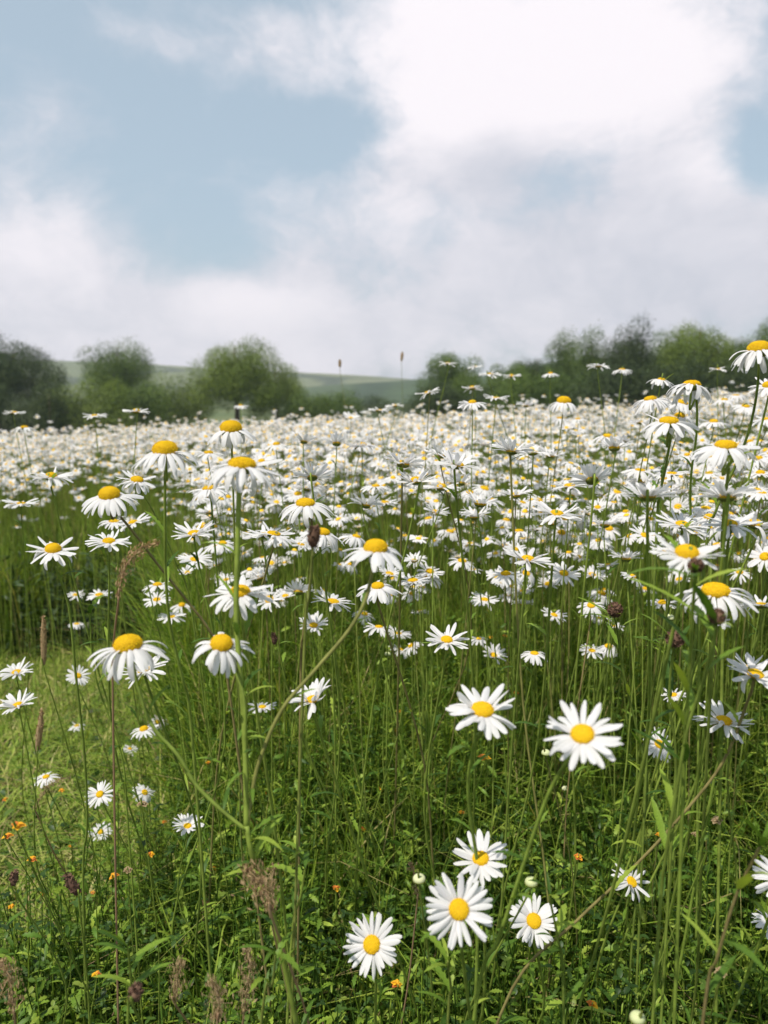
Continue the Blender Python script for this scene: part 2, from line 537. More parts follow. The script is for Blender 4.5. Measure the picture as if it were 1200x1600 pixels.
def tree(px0, px1, top, Y, base_frac, nl, mat, label, name='tree', cat='tree', group='trees along the far edge of the meadow', nc=38, size=.17, lump=None):
    p0 = at_y(px0, top, Y); p1 = at_y(px1, top, Y)
    x = (p0.x + p1.x) / 2; w = p1.x - p0.x; g = gzf(x, Y)
    H = p0.z - g
    root = empty(name, (x, Y, g), label, cat, group)
    cb = H * base_frac
    C, Q = crown_clumps(w, H - cb, nc)
    C[:, 2] += cb
    # trunk and limbs in one mesh
    a = Acc()
    tr = max(.08, w * .035)
    v, q, t = tube_path(spline([(0, 0, -.3), (w * .01, 0, H * .25), (-w * .02, .1, H * .5), (0, 0, H * .85)], 3), np.linspace(tr, tr * .25, 10), 8)
    a.add(v, q, t)
    for c in C[:8]:
        s = rng.uniform(.2, .5) * H
        v, q, t = tube_path(spline([(0, 0, s), tuple(np.array([c[0] * .5, c[1] * .5, (s + c[2]) / 2 + .2])), tuple(c)], 3), np.linspace(tr * .5, tr * .12, 7), 5)
        a.add(v, q, t, rnd=.3)
    a.obj('trunk', M['bark'], root)
    a = Acc(); leaf_cloud(a, C, Q, nl, size); a.smooth = False
    a.obj('crown', M[mat], root)
    return root


TR = [
    (-110, 76, 508, 52, .12, 26000, 'crown_dark', 'big dark round tree cut off by the left edge of the photo'),
    (128, 236, 522, 62, .20, 14000, 'crown', 'small round tree between the dark left tree and the big middle tree'),
    (300, 432, 520, 58, .08, 20000, 'crown_light', 'tall dome-shaped leafy tree, biggest of the middle of the photo'),
    (385, 475, 560, 61, .05, 9000, 'crown_light', 'lower bushy tree leaning on the right flank of the dome-shaped tree'),
    (658, 755, 542, 60, .10, 12000, 'crown', 'rounded dark tree standing alone at the left end of the right wood'),
    (752, 842, 565, 58, .05, 11000, 'crown', 'low spreading tree right of the rounded lone tree'),
    (800, 880, 548, 68, .05, 11000, 'crown_dark', 'broad dark tree behind the low spreading tree'),
    (862, 908, 510, 60, .10, 7000, 'crown', 'slim tree with a small knob-shaped top above the wood'),
    (905, 948, 506, 57, .05, 6500, 'crown', 'narrow pointed tree just right of the knob-topped tree'),
    (952, 1022, 488, 54, .08, 13000, 'crown_dark', 'tall dark upright tree in the middle of the right wood'),
    (1016, 1078, 504, 60, .08, 9000, 'crown', 'mid-green tree filling the gap between the two tallest right trees'),
    (1046, 1148, 486, 52, .08, 18000, 'crown_light', 'wide bright green tree, the tallest of the right wood'),
    (1128, 1192, 512, 58, .08, 9000, 'crown', 'shorter tree to the right of the wide bright green tree'),
    (880, 1010, 538, 70, .05, 12000, 'crown_dark', 'broad dark tree standing behind the knob-topped and pointed trees'),
    (1000, 1120, 528, 70, .05, 12000, 'crown', 'broad mid-green tree mostly hidden behind the wide bright green tree'),
    (1110, 1260, 520, 68, .05, 12000, 'crown_dark', 'broad dark tree behind the last trees at the right edge'),
    (1176, 1290, 466, 50, .08, 14000, 'crown', 'very tall tree cut off by the right edge of the photo'),
]
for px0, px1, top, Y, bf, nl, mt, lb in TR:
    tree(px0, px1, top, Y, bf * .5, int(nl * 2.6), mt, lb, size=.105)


def hedge(px0, px1, top, Y, nl, mat, label, nc=16):
    p0 = at_y(px0, top, Y); p1 = at_y(px1, top, Y)
    x = (p0.x + p1.x) / 2; w = p1.x - p0.x; g = gzf(x, Y); H = p0.z - g
    root = empty('hedge', (x, Y, g), label, 'hedge', 'hedges and bushes along the far edge of the meadow')
    nc = max(nc, int(w * 4)); C = np.stack([rng.uniform(-w / 2, w / 2, nc), rng.uniform(-.6, .6, nc), rng.uniform(.15, .76, nc) * H], 1)
    Q = np.stack([rng.uniform(.9, 1.4, nc), rng.uniform(.6, .9, nc), rng.uniform(.3, .42, nc) * H], 1)
    for c in C[:6]:
        a = Acc()
        v, q, t = tube_path([(c[0] * .9, c[1] * .5, -.2), (c[0], c[1], c[2] * .6), tuple(c)], [.07, .05, .02], 5); a.add(v, q, t)
        a.obj('trunk', M['bark'], root)
    a = Acc(); leaf_cloud(a, C, Q, int(nl * 2.4), .105); a.smooth = False
    a.obj('foliage', M[mat], root)


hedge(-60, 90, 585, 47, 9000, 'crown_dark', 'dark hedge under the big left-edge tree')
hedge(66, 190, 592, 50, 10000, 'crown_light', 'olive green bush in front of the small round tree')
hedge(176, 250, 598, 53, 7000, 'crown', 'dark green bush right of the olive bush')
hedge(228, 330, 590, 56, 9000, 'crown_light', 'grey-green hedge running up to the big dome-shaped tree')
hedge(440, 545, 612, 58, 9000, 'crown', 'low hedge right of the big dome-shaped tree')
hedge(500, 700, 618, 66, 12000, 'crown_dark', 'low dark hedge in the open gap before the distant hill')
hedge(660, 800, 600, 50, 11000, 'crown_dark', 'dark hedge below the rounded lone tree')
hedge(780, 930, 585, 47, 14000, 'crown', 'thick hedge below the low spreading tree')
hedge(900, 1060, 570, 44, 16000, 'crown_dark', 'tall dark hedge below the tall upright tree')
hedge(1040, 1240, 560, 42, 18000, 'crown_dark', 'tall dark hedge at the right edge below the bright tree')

#PARTB
# ------------------------------------------------------------------ daisy pieces
PETAL_CURVES = {   # droop class -> (lift at the base in degrees, bend along the petal in degrees)
    'up': (38, -28), 'flat': (10, -22), 'mild': (2, -42), 'droop': (-2, -46), 'strong': (-12, -58), 'fan': (30, -8)}


def petal_verts(L, W, lift, bend, nl=7, nw=4, groove=.035, twist=0., notch=.06, side=0.):
    """one strap-shaped petal running along +x from the origin"""
    V = []
    x = z = 0.0
    prof = [.42, .74, .94, 1.0, 1.0, .95, .80, .50]
    for i in range(nl + 1):
        t = i / nl
        a = R(lift + bend * t ** 1.3)
        if i:
            x += L / nl * math.cos(a); z += L / nl * math.sin(a)
        wd = W * np.interp(t * 7, range(8), prof) * .5
        for j in range(nw + 1):
            s = j / nw * 2 - 1
            g = groove * L * (1.0 if j in (1, 3) and nw == 4 else 0) * (1 - t * .5)
            cup = -.10 * W * s * s
            xx = -notch * L * abs(s) ** 3 * (1 if t > .9 else 0) - (notch * .5 * L if (t > .9 and j == nw // 2) else 0)
            tw = twist * t * s * wd
            V.append((x + xx * math.cos(a), s * wd + side * L * t * t, z + xx * math.sin(a) + g * .6 + cup + tw))
    return np.array(V)


def petal_mesh(k, cls, seed):
    rs = np.random.default_rng(seed)
    lift, bend = PETAL_CURVES[cls]
    v = petal_verts(1.0, rs.uniform(.19, .25), lift + rs.normal(0, 7), bend + rs.normal(0, 19), 7, 4, .03, rs.normal(0, .35), rs.uniform(.03, .08), rs.normal(0, .05))
    a = Acc(); a.add(v, grid_quads(4, 7), rnd=rs.random())
    return a.mesh('petal', [M['petal']])


PETALS = {c: [petal_mesh(i, c, 100 * q + i) for i in range(7)] for q, c in enumerate(PETAL_CURVES)}


def disc_mesh(dome, nfl, rag, seed):
    """the yellow centre, radius 1, packed with tiny florets in spirals"""
    rs = np.random.default_rng(seed)
    a = Acc()
    nr, ns = 7, 24
    V = []
    for i in range(nr + 1):
        t = i / nr; ang = t * math.pi / 2
        r_ = math.sin(ang) ** .8; z = math.cos(ang) ** .9 * dome
        for k in range(ns): V.append((r_ * math.cos(k * 2 * math.pi / ns), r_ * math.sin(k * 2 * math.pi / ns), z))
    for k in range(ns): V.append((.96 * math.cos(k * 2 * math.pi / ns), .96 * math.sin(k * 2 * math.pi / ns), -.15))
    F = []
    for i in range(nr + 1):
        for k in range(ns):
            k2 = (k + 1) % ns
            F.append((i * ns + k, (i + 1) * ns + k, (i + 1) * ns + k2, i * ns + k2))
    a.add(np.array(V), F, rnd=.95)
    if nfl:
        i = np.arange(nfl) + .5
        rad = np.sqrt(i / nfl); ang = i * 2.39996
        dimple = -.12 * np.exp(-(rad / .3) ** 2) * rag
        z = dome * np.sqrt(np.clip(1 - rad ** 2.2, 0, 1)) * .97 + dimple
        P = np.stack([rad * np.cos(ang), rad * np.sin(ang), z], 1)
        N = np.stack([rad * np.cos(ang) * dome * 1.3, rad * np.sin(ang) * dome * 1.3, .25 + np.sqrt(np.clip(1 - rad ** 2, 0, 1))], 1)
        sz = 2.1 / math.sqrt(nfl)
        tm = (np.array([(.42, 0, 0), (0, .42, 0), (-.42, 0, 0), (0, -.42, 0), (.2, .2, .6), (-.2, .2, .6), (-.2, -.2, .6), (.2, -.2, .6)]),
              np.array([(0, 1, 5, 4), (1, 2, 6, 5), (2, 3, 7, 6), (3, 0, 4, 7), (4, 5, 6, 7)]), np.zeros((0, 3), int), np.zeros(5, int), np.zeros(0, int))
        F3 = frames(N + rs.normal(0, .10 * (1 + rag), (nfl, 3)), rs.random(nfl) * 6) * (sz * rs.uniform(.75, 1.2, nfl))[:, None, None]
        instance(a, tm, F3, P, rnd=np.clip(.12 + .55 * rs.random(nfl) + .30 * (rad > .8) - .1 * (rad < .3), 0, .97))
    a.smooth = False
    return a.mesh('flower_disc', [M['disc']])


DISCS = {'high': [disc_mesh(.82, 230, .4, s) for s in (1, 2)], 'mid': [disc_mesh(.55, 230, .7, s) for s in (3, 4)],
         'low': [disc_mesh(.34, 210, 1.0, s) for s in (5, 6)]}


def cup_mesh():
    """green cup of bracts under the petals, disc radius 1"""
    a = Acc(); ns = 16; V = []
    for r_, z in ((.14, -.66), (.45, -.60), (.80, -.44), (.98, -.26), (1.0, -.17), (.8, -.12)):
        for k in range(ns): V.append((r_ * math.cos(k * 6.2832 / ns), r_ * math.sin(k * 6.2832 / ns), z))
    F = [(i * ns + k, i * ns + (k + 1) % ns, (i + 1) * ns + (k + 1) % ns, (i + 1) * ns + k) for i in range(5) for k in range(ns)]
    a.add(np.array(V), F, rnd=.3)
    n = 36; i = np.arange(n); lay = i % 3; ang = i * 6.2832 / n * 1.0 + lay * .3
    for q in range(n):
        r0_, z0, r1_, z1 = [(.45, -.62, .86, -.43), (.7, -.53, .99, -.30), (.88, -.40, 1.04, -.16)][lay[q]]
        c, s = math.cos(ang[q]), math.sin(ang[q]); w = .11
        a.add(np.array([(r0_ * c - w * s, r0_ * s + w * c, z0), (r0_ * c + w * s, r0_ * s - w * c, z0), (r1_ * c + .03 * s, r1_ * s - .03 * c, z1 - .02), (r1_ * c - .03 * s, r1_ * s + .03 * c, z1 - .02)]), [(0, 1, 2, 3)], rnd=.1 + .8 * (q % 5) / 5)
    return a.mesh('bract_cup', [M['cup']])


CUP = cup_mesh()


def ray_template(cls, n, nl, nw, seed, gaps=.0, wide=1.0):
    """all petals of one flower as arrays, flower radius 1"""
    rs = np.random.default_rng(seed)
    V = []; Q = []; Rn = []; off = 0
    for i in range(n):
        if rs.random() < gaps: continue
        lift, bend = PETAL_CURVES[cls]
        L = .80 * rs.uniform(.88, 1.06)
        v = petal_verts(L, .26 * L * rs.uniform(.85, 1.1) * wide * 20 / n, lift + rs.normal(0, 9), bend + rs.normal(0, 14), nl, nw, .03, rs.normal(0, .4), .05, rs.normal(0, .06))
        ang = (i + rs.normal(0, .22)) * 2 * math.pi / n
        v[:, 0] += .20; v[:, 2] += .012 * (i % 2)
        c, s = math.cos(ang), math.sin(ang)
        V.append(np.stack([v[:, 0] * c - v[:, 1] * s, v[:, 0] * s + v[:, 1] * c, v[:, 2]], 1))
        Q.append(grid_quads(nw, nl) + off); off += len(v); Rn.append(np.full(len(v), rs.random()))
    return np.concatenate(V), np.concatenate(Q), np.concatenate(Rn)


CL = ['up', 'flat', 'mild', 'droop', 'strong', 'fan']
RAYS = {}
for qi, c in enumerate(CL):
    RAYS[c] = []
    for s in range(4):
        v, q, rn = ray_template(c, 22 + s, 5, 4, 500 + 10 * qi + s, .05)
        a = Acc(); a.add(v, q, rnd=rn); RAYS[c].append(a.mesh('petals', [M['petal']]))


def leaf_verts(L, W, curl, teeth, n=9, wave=0.):
    """a lance-shaped leaf along +x with optional teeth, folded a little along the midrib"""
    V = []; x = z = 0.
    for i in range(n + 1):
        t = i / n
        a_ = curl * (t - .3)
        if i: x += L / n * math.cos(a_); z -= L / n * math.sin(a_)
        w = W * .5 * (math.sin(math.pi * min(1, t * .92 + .06)) ** .8) * (1 + teeth * (1 if i % 2 else -1))
        if i == n: w = W * .02
        V += [(x, -w, z + .25 * w + wave * math.sin(t * 9)), (x, 0, z), (x, w, z + .25 * w - wave * math.sin(t * 8))]
    return np.array(V), grid_quads(2, n)


def leaf_mesh(L, W, curl, teeth, seed, mat='leaf'):
    v, q = leaf_verts(L, W, curl, teeth, 11, .03 * W)
    a = Acc(); a.add(v, q, rnd=np.random.default_rng(seed).random())
    return a.mesh('leaf', [M[mat]])


LEAVES = [leaf_mesh(1, .12 + .03 * (i % 3), .5 + .3 * (i % 4), .0 if i % 3 == 0 else .28, i) for i in range(8)]
LANCE = [leaf_mesh(1, .15 + .03 * (i % 2), .3 + .35 * (i % 3), .12, 40 + i) for i in range(5)]


def rot_to(nrm, spin):
    z = Vector(nrm).normalized()
    ref = Vector((0, 1, 0)) if abs(z.y) < .95 else Vector((1, 0, 0))
    x = ref.cross(z).normalized(); y = z.cross(x)
    m = Matrix((x, y, z)).transposed().to_4x4()
    return m @ Matrix.Rotation(spin, 4, 'Z')


def add_leaves(root, pts, n, size, meshes, lo=.15, hi=.8, mat_local=None):
    for i in range(n):
        t = lo + (hi - lo) * (i + random.random() * .7) / max(n, 1)
        k = min(len(pts) - 2, int(t * (len(pts) - 1)))
        p = pts[k].lerp(pts[k + 1], .5)
        o = link('leaf', random.choice(meshes), root)
        s = size * random.uniform(.7, 1.2)
        e = R(random.uniform(15, 60))
        a_ = random.random() * 6.283
        d = Vector((math.cos(a_) * math.cos(e), math.sin(a_) * math.cos(e), math.sin(e)))
        sd = Vector((-math.sin(a_), math.cos(a_), 0)); up = d.cross(sd)
        if up.z < 0: sd = -sd; up = -up
        m = Matrix((d, sd, up)).transposed().to_4x4()
        o.matrix_local = Matrix.Translation(p) @ m @ Matrix.Scale(s, 4)


def head(parent, pos, nrm, rad, cls, dz, full, seed, dscale=1.0, gaps=0.03, nmess=1.0):
    """flower head: the yellow disc is the part; its petals and its green cup hang on it. pos is local to parent"""
    rs = random.Random(seed)
    dr = rad * .25 * dscale
    d = link('flower_disc', rs.choice(DISCS[dz]), parent)
    d.matrix_local = Matrix.Translation(pos) @ rot_to(nrm, rs.random() * 6.28) @ Matrix.Scale(dr, 4)
    c = link('bract_cup', CUP, d)
    if full:
        n = rs.choice([26, 28, 29, 30, 31])
        for i in range(n):
            if rs.random() < gaps: continue
            cl = cls
            if rs.random() < .10 * nmess: cl = rs.choice({'up': ['fan', 'flat'], 'flat': ['mild', 'up'], 'mild': ['flat', 'droop'], 'droop': ['mild', 'strong'], 'strong': ['droop'], 'fan': ['up']}[cls])
            p = link('petal', rs.choice(PETALS[cl]), d)
            L = rad * .80 * rs.uniform(.88, 1.07) / dr
            a_ = (i + rs.gauss(0, .20)) * 2 * math.pi / n
            m = Matrix.Rotation(a_, 4, 'Z') @ Matrix.Translation((.78, 0, -.02 - .05 * (i % 2))) @ Matrix.Rotation(rs.gauss(0, .22), 4, 'X') @ Matrix.Rotation(rs.gauss(0, .13 * nmess), 4, 'Y')
            p.matrix_local = m @ Matrix.Diagonal((L, L * rs.uniform(.9, 1.12) * 26 / n, L, 1))
    else:
        p = link('petals', rs.choice(RAYS[cls]), d)
        p.matrix_local = Matrix.Scale(rad / dr, 4)
    return d


def stem_obj(root, pts, r0, r1, name='stem', mat='stem', sides=7):
    v, q, t = tube_path(pts, np.linspace(r1, r0, len(pts)), sides)
    a = Acc(); a.add(v, q, t, rnd=random.random())
    return a.obj(name, M[mat], root)


def normal_of(tc, ts):
    n = Matrix.Rotation(R(ts), 3, 'Y') @ Vector((0, -math.sin(R(tc)), math.cos(R(tc))))
    return n


placed = []     # (px, py, W, label or None, object, class) of every single daisy


def stem_points(h, nrm, way, r, seed):
    """from the head down to the ground"""
    rs = random.Random(seed)
    pts = [h - Vector(nrm).normalized() * r * .08, h - Vector(nrm).normalized() * r * .55 + Vector((0, 0, -r * .25))]
    if way:
        Y = h.y
        for k, (wx, wy) in enumerate(way):
            pts.append(at_y(wx, wy, Y + .012 * (k + 1)))
        l = pts[-1]; d = (pts[-1] - pts[-2]); 
        g = gzf(l.x, l.y)
        if l.z > g + .02:
            k = (l.z - g) / max(.2, -d.z / max(d.length, 1e-4)) * .35
            e = Vector((l.x + d.x / max(d.length, 1e-4) * k, l.y + .03, 0)); e.z = gzf(e.x, e.y) - .02
            mid = l.lerp(e, .5) + Vector((d.x, 0, d.z)) * .08
            pts += [mid, e]
    else:
        hh = h.z - gzf(h.x, h.y)
        lx, ly = rs.gauss(0, .09) * hh, (rs.gauss(.10, .10) + .28 * min(1, max(0, 1.4 - h.y))) * hh
        e = Vector((h.x + lx, h.y + ly + .02, 0)); e.z = gzf(e.x, e.y) - .02
        pts += [h.lerp(e, .35) + Vector((rs.gauss(0, .022), 0, 0)), h.lerp(e, .7) + Vector((rs.gauss(0, .03), rs.gauss(0, .02), 0)), e]
    return spline(pts, 5)


def daisy(px, py, W, tc, ts, cls, dz='mid', label=None, way=None, ds=1.0, D=None, gaps=.03, mess=1.0, leaves=None, full=None):
    Dm = D or .054 * random.uniform(.95, 1.05)
    if D is None and not label: Dm = .058 if W > 30 else .05
    if D is None and label and W < 45: Dm = .046
    foreshort = {'strong': 1.28, 'droop': 1.14}.get(cls, 1.0)
    depth = 1200 * Dm / W / 1.0
    rad = Dm / 2 * foreshort
    h = at(px, py, depth)
    while h.z < gzf(h.x, h.y) + .10:
        depth *= .96; rad *= .96; h = at(px, py, depth)
    nrm = normal_of(tc, ts)
    sd = int(px * 7 + py)
    # root sits on the ground under the plant
    pts = stem_points(h, nrm, way, rad, sd)
    g = pts[-1].copy()
    root = empty('daisy', g)
    loc = [p - g for p in pts]
    sr = .0010 if W < 66 else .0014
    stem_obj(root, loc, sr * 1.2, sr * .9)
    if full is None: full = W >= 56
    head(root, h - g, nrm, rad, cls, dz, full, sd, ds, gaps, mess)
    if leaves is None: leaves = 5 if W > 60 else (3 if W > 40 else 0)
    if leaves: add_leaves(root, loc, leaves, .034, LEAVES, .2, .9)
    placed.append([px, py, W, label, root, cls])
    return root


# the single daisies one can follow in the photograph
H = daisy
H(717, 1421, 112, 50, -4, 'flat', 'mid', 'big fully open daisy facing the camera, middle and topmost of the bottom trio', ds=1.12, mess=.7)
H(581, 1476, 94, 46, -22, 'flat', 'mid', 'lowest fully open daisy of all, lower left of the bottom trio', ds=1.15, mess=.7)
H(834, 1439, 80, 40, 0, 'flat', 'mid', 'small open daisy at the right end of the bottom trio', ds=1.15, mess=.7)
H(751, 1342, 94, 17, -6, 'flat', 'mid', 'open daisy just above the bottom trio with a green stem crossing in front of it', ds=1.1, mess=.8)
H(987, 1378, 68, 30, 26, 'mild', 'low', 'crumpled sideways daisy with pale green-yellow centre at lower right', gaps=.25, mess=2.5)
H(1220, 1372, 90, 25, -10, 'flat', 'mid', 'daisy cut off by the right edge beside the lower leafy stems', full=True)
H(1205, 1442, 66, 10, 20, 'mild', 'mid', 'lower daisy cut off by the right edge, showing only white petals', full=True)
H(910, 1148, 126, 24, -12, 'flat', 'mid', 'largest open daisy of the right foreground, on a long stem slanting down left', ds=1.15,
  way=[(895, 1180), (862, 1230), (835, 1300), (805, 1390), (778, 1470), (745, 1560)], leaves=4)
H(754, 1110, 116, 13, 4, 'flat', 'mid', 'wide daisy with upswept back petals on a thick stem just right of centre', ds=1.2, mess=2.2,
  way=[(746, 1150), (732, 1210), (734, 1270), (744, 1335), (750, 1400), (746, 1470)])
H(488, 1093, 88, 4, -12, 'up', 'low', 'tilted daisy with long petals lifted to the right, below the curved branch', gaps=.2, mess=2)
H(698, 1000, 74, 12, 3, 'flat', 'mid', 'lone neat daisy over the dark grass, halfway up the photo right of centre')
H(375, 925, 108, 14, 0, 'mild', 'mid', 'broad daisy directly behind the thick straight stem, left of centre', ds=1.15, mess=1.6)
H(590, 916, 70, 10, -4, 'droop', 'mid', 'drooping daisy tucked just under the high-domed daisy of the curved branch')
H(83, 859, 80, 12, 6, 'mild', 'high', 'daisy with tall yellow dome far left on a long bare stem', way=[(88, 890), (108, 950), (118, 1050), (132, 1180), (136, 1290), (130, 1360)], ds=1.2)
H(171, 774, 84, 14, 0, 'droop', 'high', 'drooping daisy with large egg-yellow dome above the bent dry grass, stem slanting right', ds=1.35,
  way=[(185, 805), (215, 840), (245, 880), (285, 930), (330, 990), (355, 1060)])
H(258, 705, 90, 4, 0, 'strong', 'high', 'tall daisy with domed centre and hanging petals on a straight stem, upper left', ds=1.35, way=[(258, 740), (258, 830), (259, 900), (266, 980), (285, 1060), (300, 1150)])
H(361, 671, 66, 4, 0, 'strong', 'high', 'upper left daisy whose dome stands out at the skyline of the meadow', ds=1.6)
H(477, 787, 76, 6, 0, 'strong', 'mid', 'daisy with one long front petal hanging, above a brown seed spike', ds=1.2, way=[(486, 805), (488, 870), (482, 930), (474, 990), (470, 1060)])
H(214, 750, 64, 12, 12, 'mild', 'mid', 'smaller domed daisy touching the right side of the egg-yellow one', ds=1.2, way=[(225, 775), (250, 820), (275, 880), (300, 960)])
H(1073, 866, 114, 8, 0, 'flat', 'high', 'large flat daisy with a tall dome at right, a knapweed bud before its petals', ds=1.25, mess=.8)
H(1118, 924, 104, 6, -4, 'strong', 'mid', 'big daisy with skirt of hanging petals just below the large flat one at right', ds=1.25)
H(1180, 1054, 92, 8, 8, 'flat', 'mid', 'daisy at the right edge with a few petals raised on its left', ds=1.1, mess=2.2, way=[(1172, 1085), (1130, 1190), (1060, 1280), (985, 1360), (900, 1440), (800, 1545)], leaves=6)
H(1131, 1127, 92, 8, 4, 'flat', 'mid', 'flat daisy at right with feathery thin petals, one below the edge daisy', ds=1.05, mess=1.4, way=[(1128, 1155), (1102, 1290), (1082, 1400), (1060, 1520), (1045, 1600)], leaves=6)
H(1030, 1163, 56, 36, 14, 'mild', 'mid', 'small half-hidden daisy between two leafy stems at right', ds=1.1)
H(925, 750, 72, -36, 0, 'fan', 'low', 'daisy seen from behind with green cup and a fan of raised petals', ds=1.1)
H(1012, 776, 96, -8, 0, 'up', 'low', 'cup-shaped daisy with petals raised high, seen from below, right of the fan one', ds=1.0)
H(1135, 776, 104, -8, 0, 'up', 'low', 'wide cup-shaped daisy with raised petals near the right edge, seen from below', ds=1.0)
H(1186, 547, 82, -4, -2, 'strong', 'high', 'highest daisy of all, at the right edge against the trees, petals hanging', ds=1.3, way=[(1186, 580), (1180, 630), (1168, 680), (1148, 730), (1118, 800), (1100, 880)])
H(1081, 602, 74, -10, 6, 'strong', 'mid', 'umbrella-shaped daisy against the dark hedge on a long thin bending stem', ds=1.1, way=[(1088, 625), (1088, 680), (1080, 740), (1079, 800), (1086, 860), (1092, 940)])
H(1034, 594, 44, 4, 12, 'droop', 'mid', 'small daisy against the dark hedge left of the umbrella-shaped one', D=.045)
H(1016, 624, 58, 2, -8, 'strong', 'mid', 'drooping daisy at the skyline under the small hedge daisy')
H(1134, 697, 100, 6, 0, 'droop', 'mid', 'wide spreading daisy at upper right with long lower petals', ds=1.15, way=[(1138, 730), (1132, 790), (1128, 850), (1130, 930)])
H(1045, 659, 84, 4, 0, 'droop', 'mid', 'broad white daisy at right skyline with orange dome, front of a pair', ds=1.2, way=[(1048, 680), (1040, 730), (1030, 780), (1025, 850)])
H(1062, 651, 56, 4, 4, 'droop', 'high', 'orange dome daisy peeping over the broad one at right skyline')
H(1200, 603, 66, 16, -10, 'mild', 'high', 'daisy cut off by the right edge right below the highest daisy', full=True)
H(1122, 577, 28, 6, 0, 'flat', 'mid', 'tiny daisy alone against the trees left of the highest daisy', D=.046)
H(881, 628, 48, 2, 4, 'strong', 'high', 'domed drooping daisy standing above the skyline right of centre', ds=1.4)
H(870, 803, 82, 6, 6, 'flat', 'mid', 'flat open daisy below the fan-shaped back view one', ds=1.0, mess=1.5)
H(715, 727, 78, 4, 8, 'up', 'mid', 'open daisy with upright back petals right of centre in the crowded band', ds=1.0, mess=2)
H(925, 1017, 42, 8, 0, 'flat', 'mid', 'little daisy low in the grass between the left two knapweed buds', D=.045)
H(835, 1021, 46, 4, 0, 'droop', 'low', 'little ragged daisy low in the grass left of the knapweeds', D=.045, gaps=.2)
H(26, 1051, 56, 10, 0, 'up', 'mid', 'upper daisy of the pair at the left edge beside the mown grass')
H(28, 1102, 62, 4, -10, 'up', 'mid', 'lower flatter daisy of the pair at the left edge beside the mown grass', gaps=.2)
H(122, 1056, 40, 24, 34, 'flat', 'mid', 'small sideways daisy beside the long bare left stem')
H(225, 1047, 76, 6, -14, 'flat', 'low', 'daisy right behind the ragged drooping left head of the branched plant', mess=2)
H(410, 1105, 46, 0, 0, 'flat', 'mid', 'small edge-on daisy just right of the thick straight stem')
H(156, 1241, 46, 34, 0, 'flat', 'mid', 'upper of the two little daisies low at left', D=.042, full=True)
H(157, 1300, 36, 24, 10, 'flat', 'mid', 'lower of the two little daisies low at left', D=.040, gaps=.2)
H(293, 1291, 52, 8, 6, 'up', 'low', 'little flat daisy alone low in dark grass left of the branched plant', D=.045, gaps=.15)
H(72, 1214, 42, 4, 0, 'mild', 'mid', 'faded daisy lying low beside the mown grass', D=.045)
H(203, 1170, 26, 8, 20, 'flat', 'mid', 'tiny low daisy left of the branched plant', D=.038)
H(226, 1238, 40, 20, 40, 'mild', 'low', 'half-turned ragged daisy low at left, mostly side view', D=.045, gaps=.3)
NAMED = len(placed)
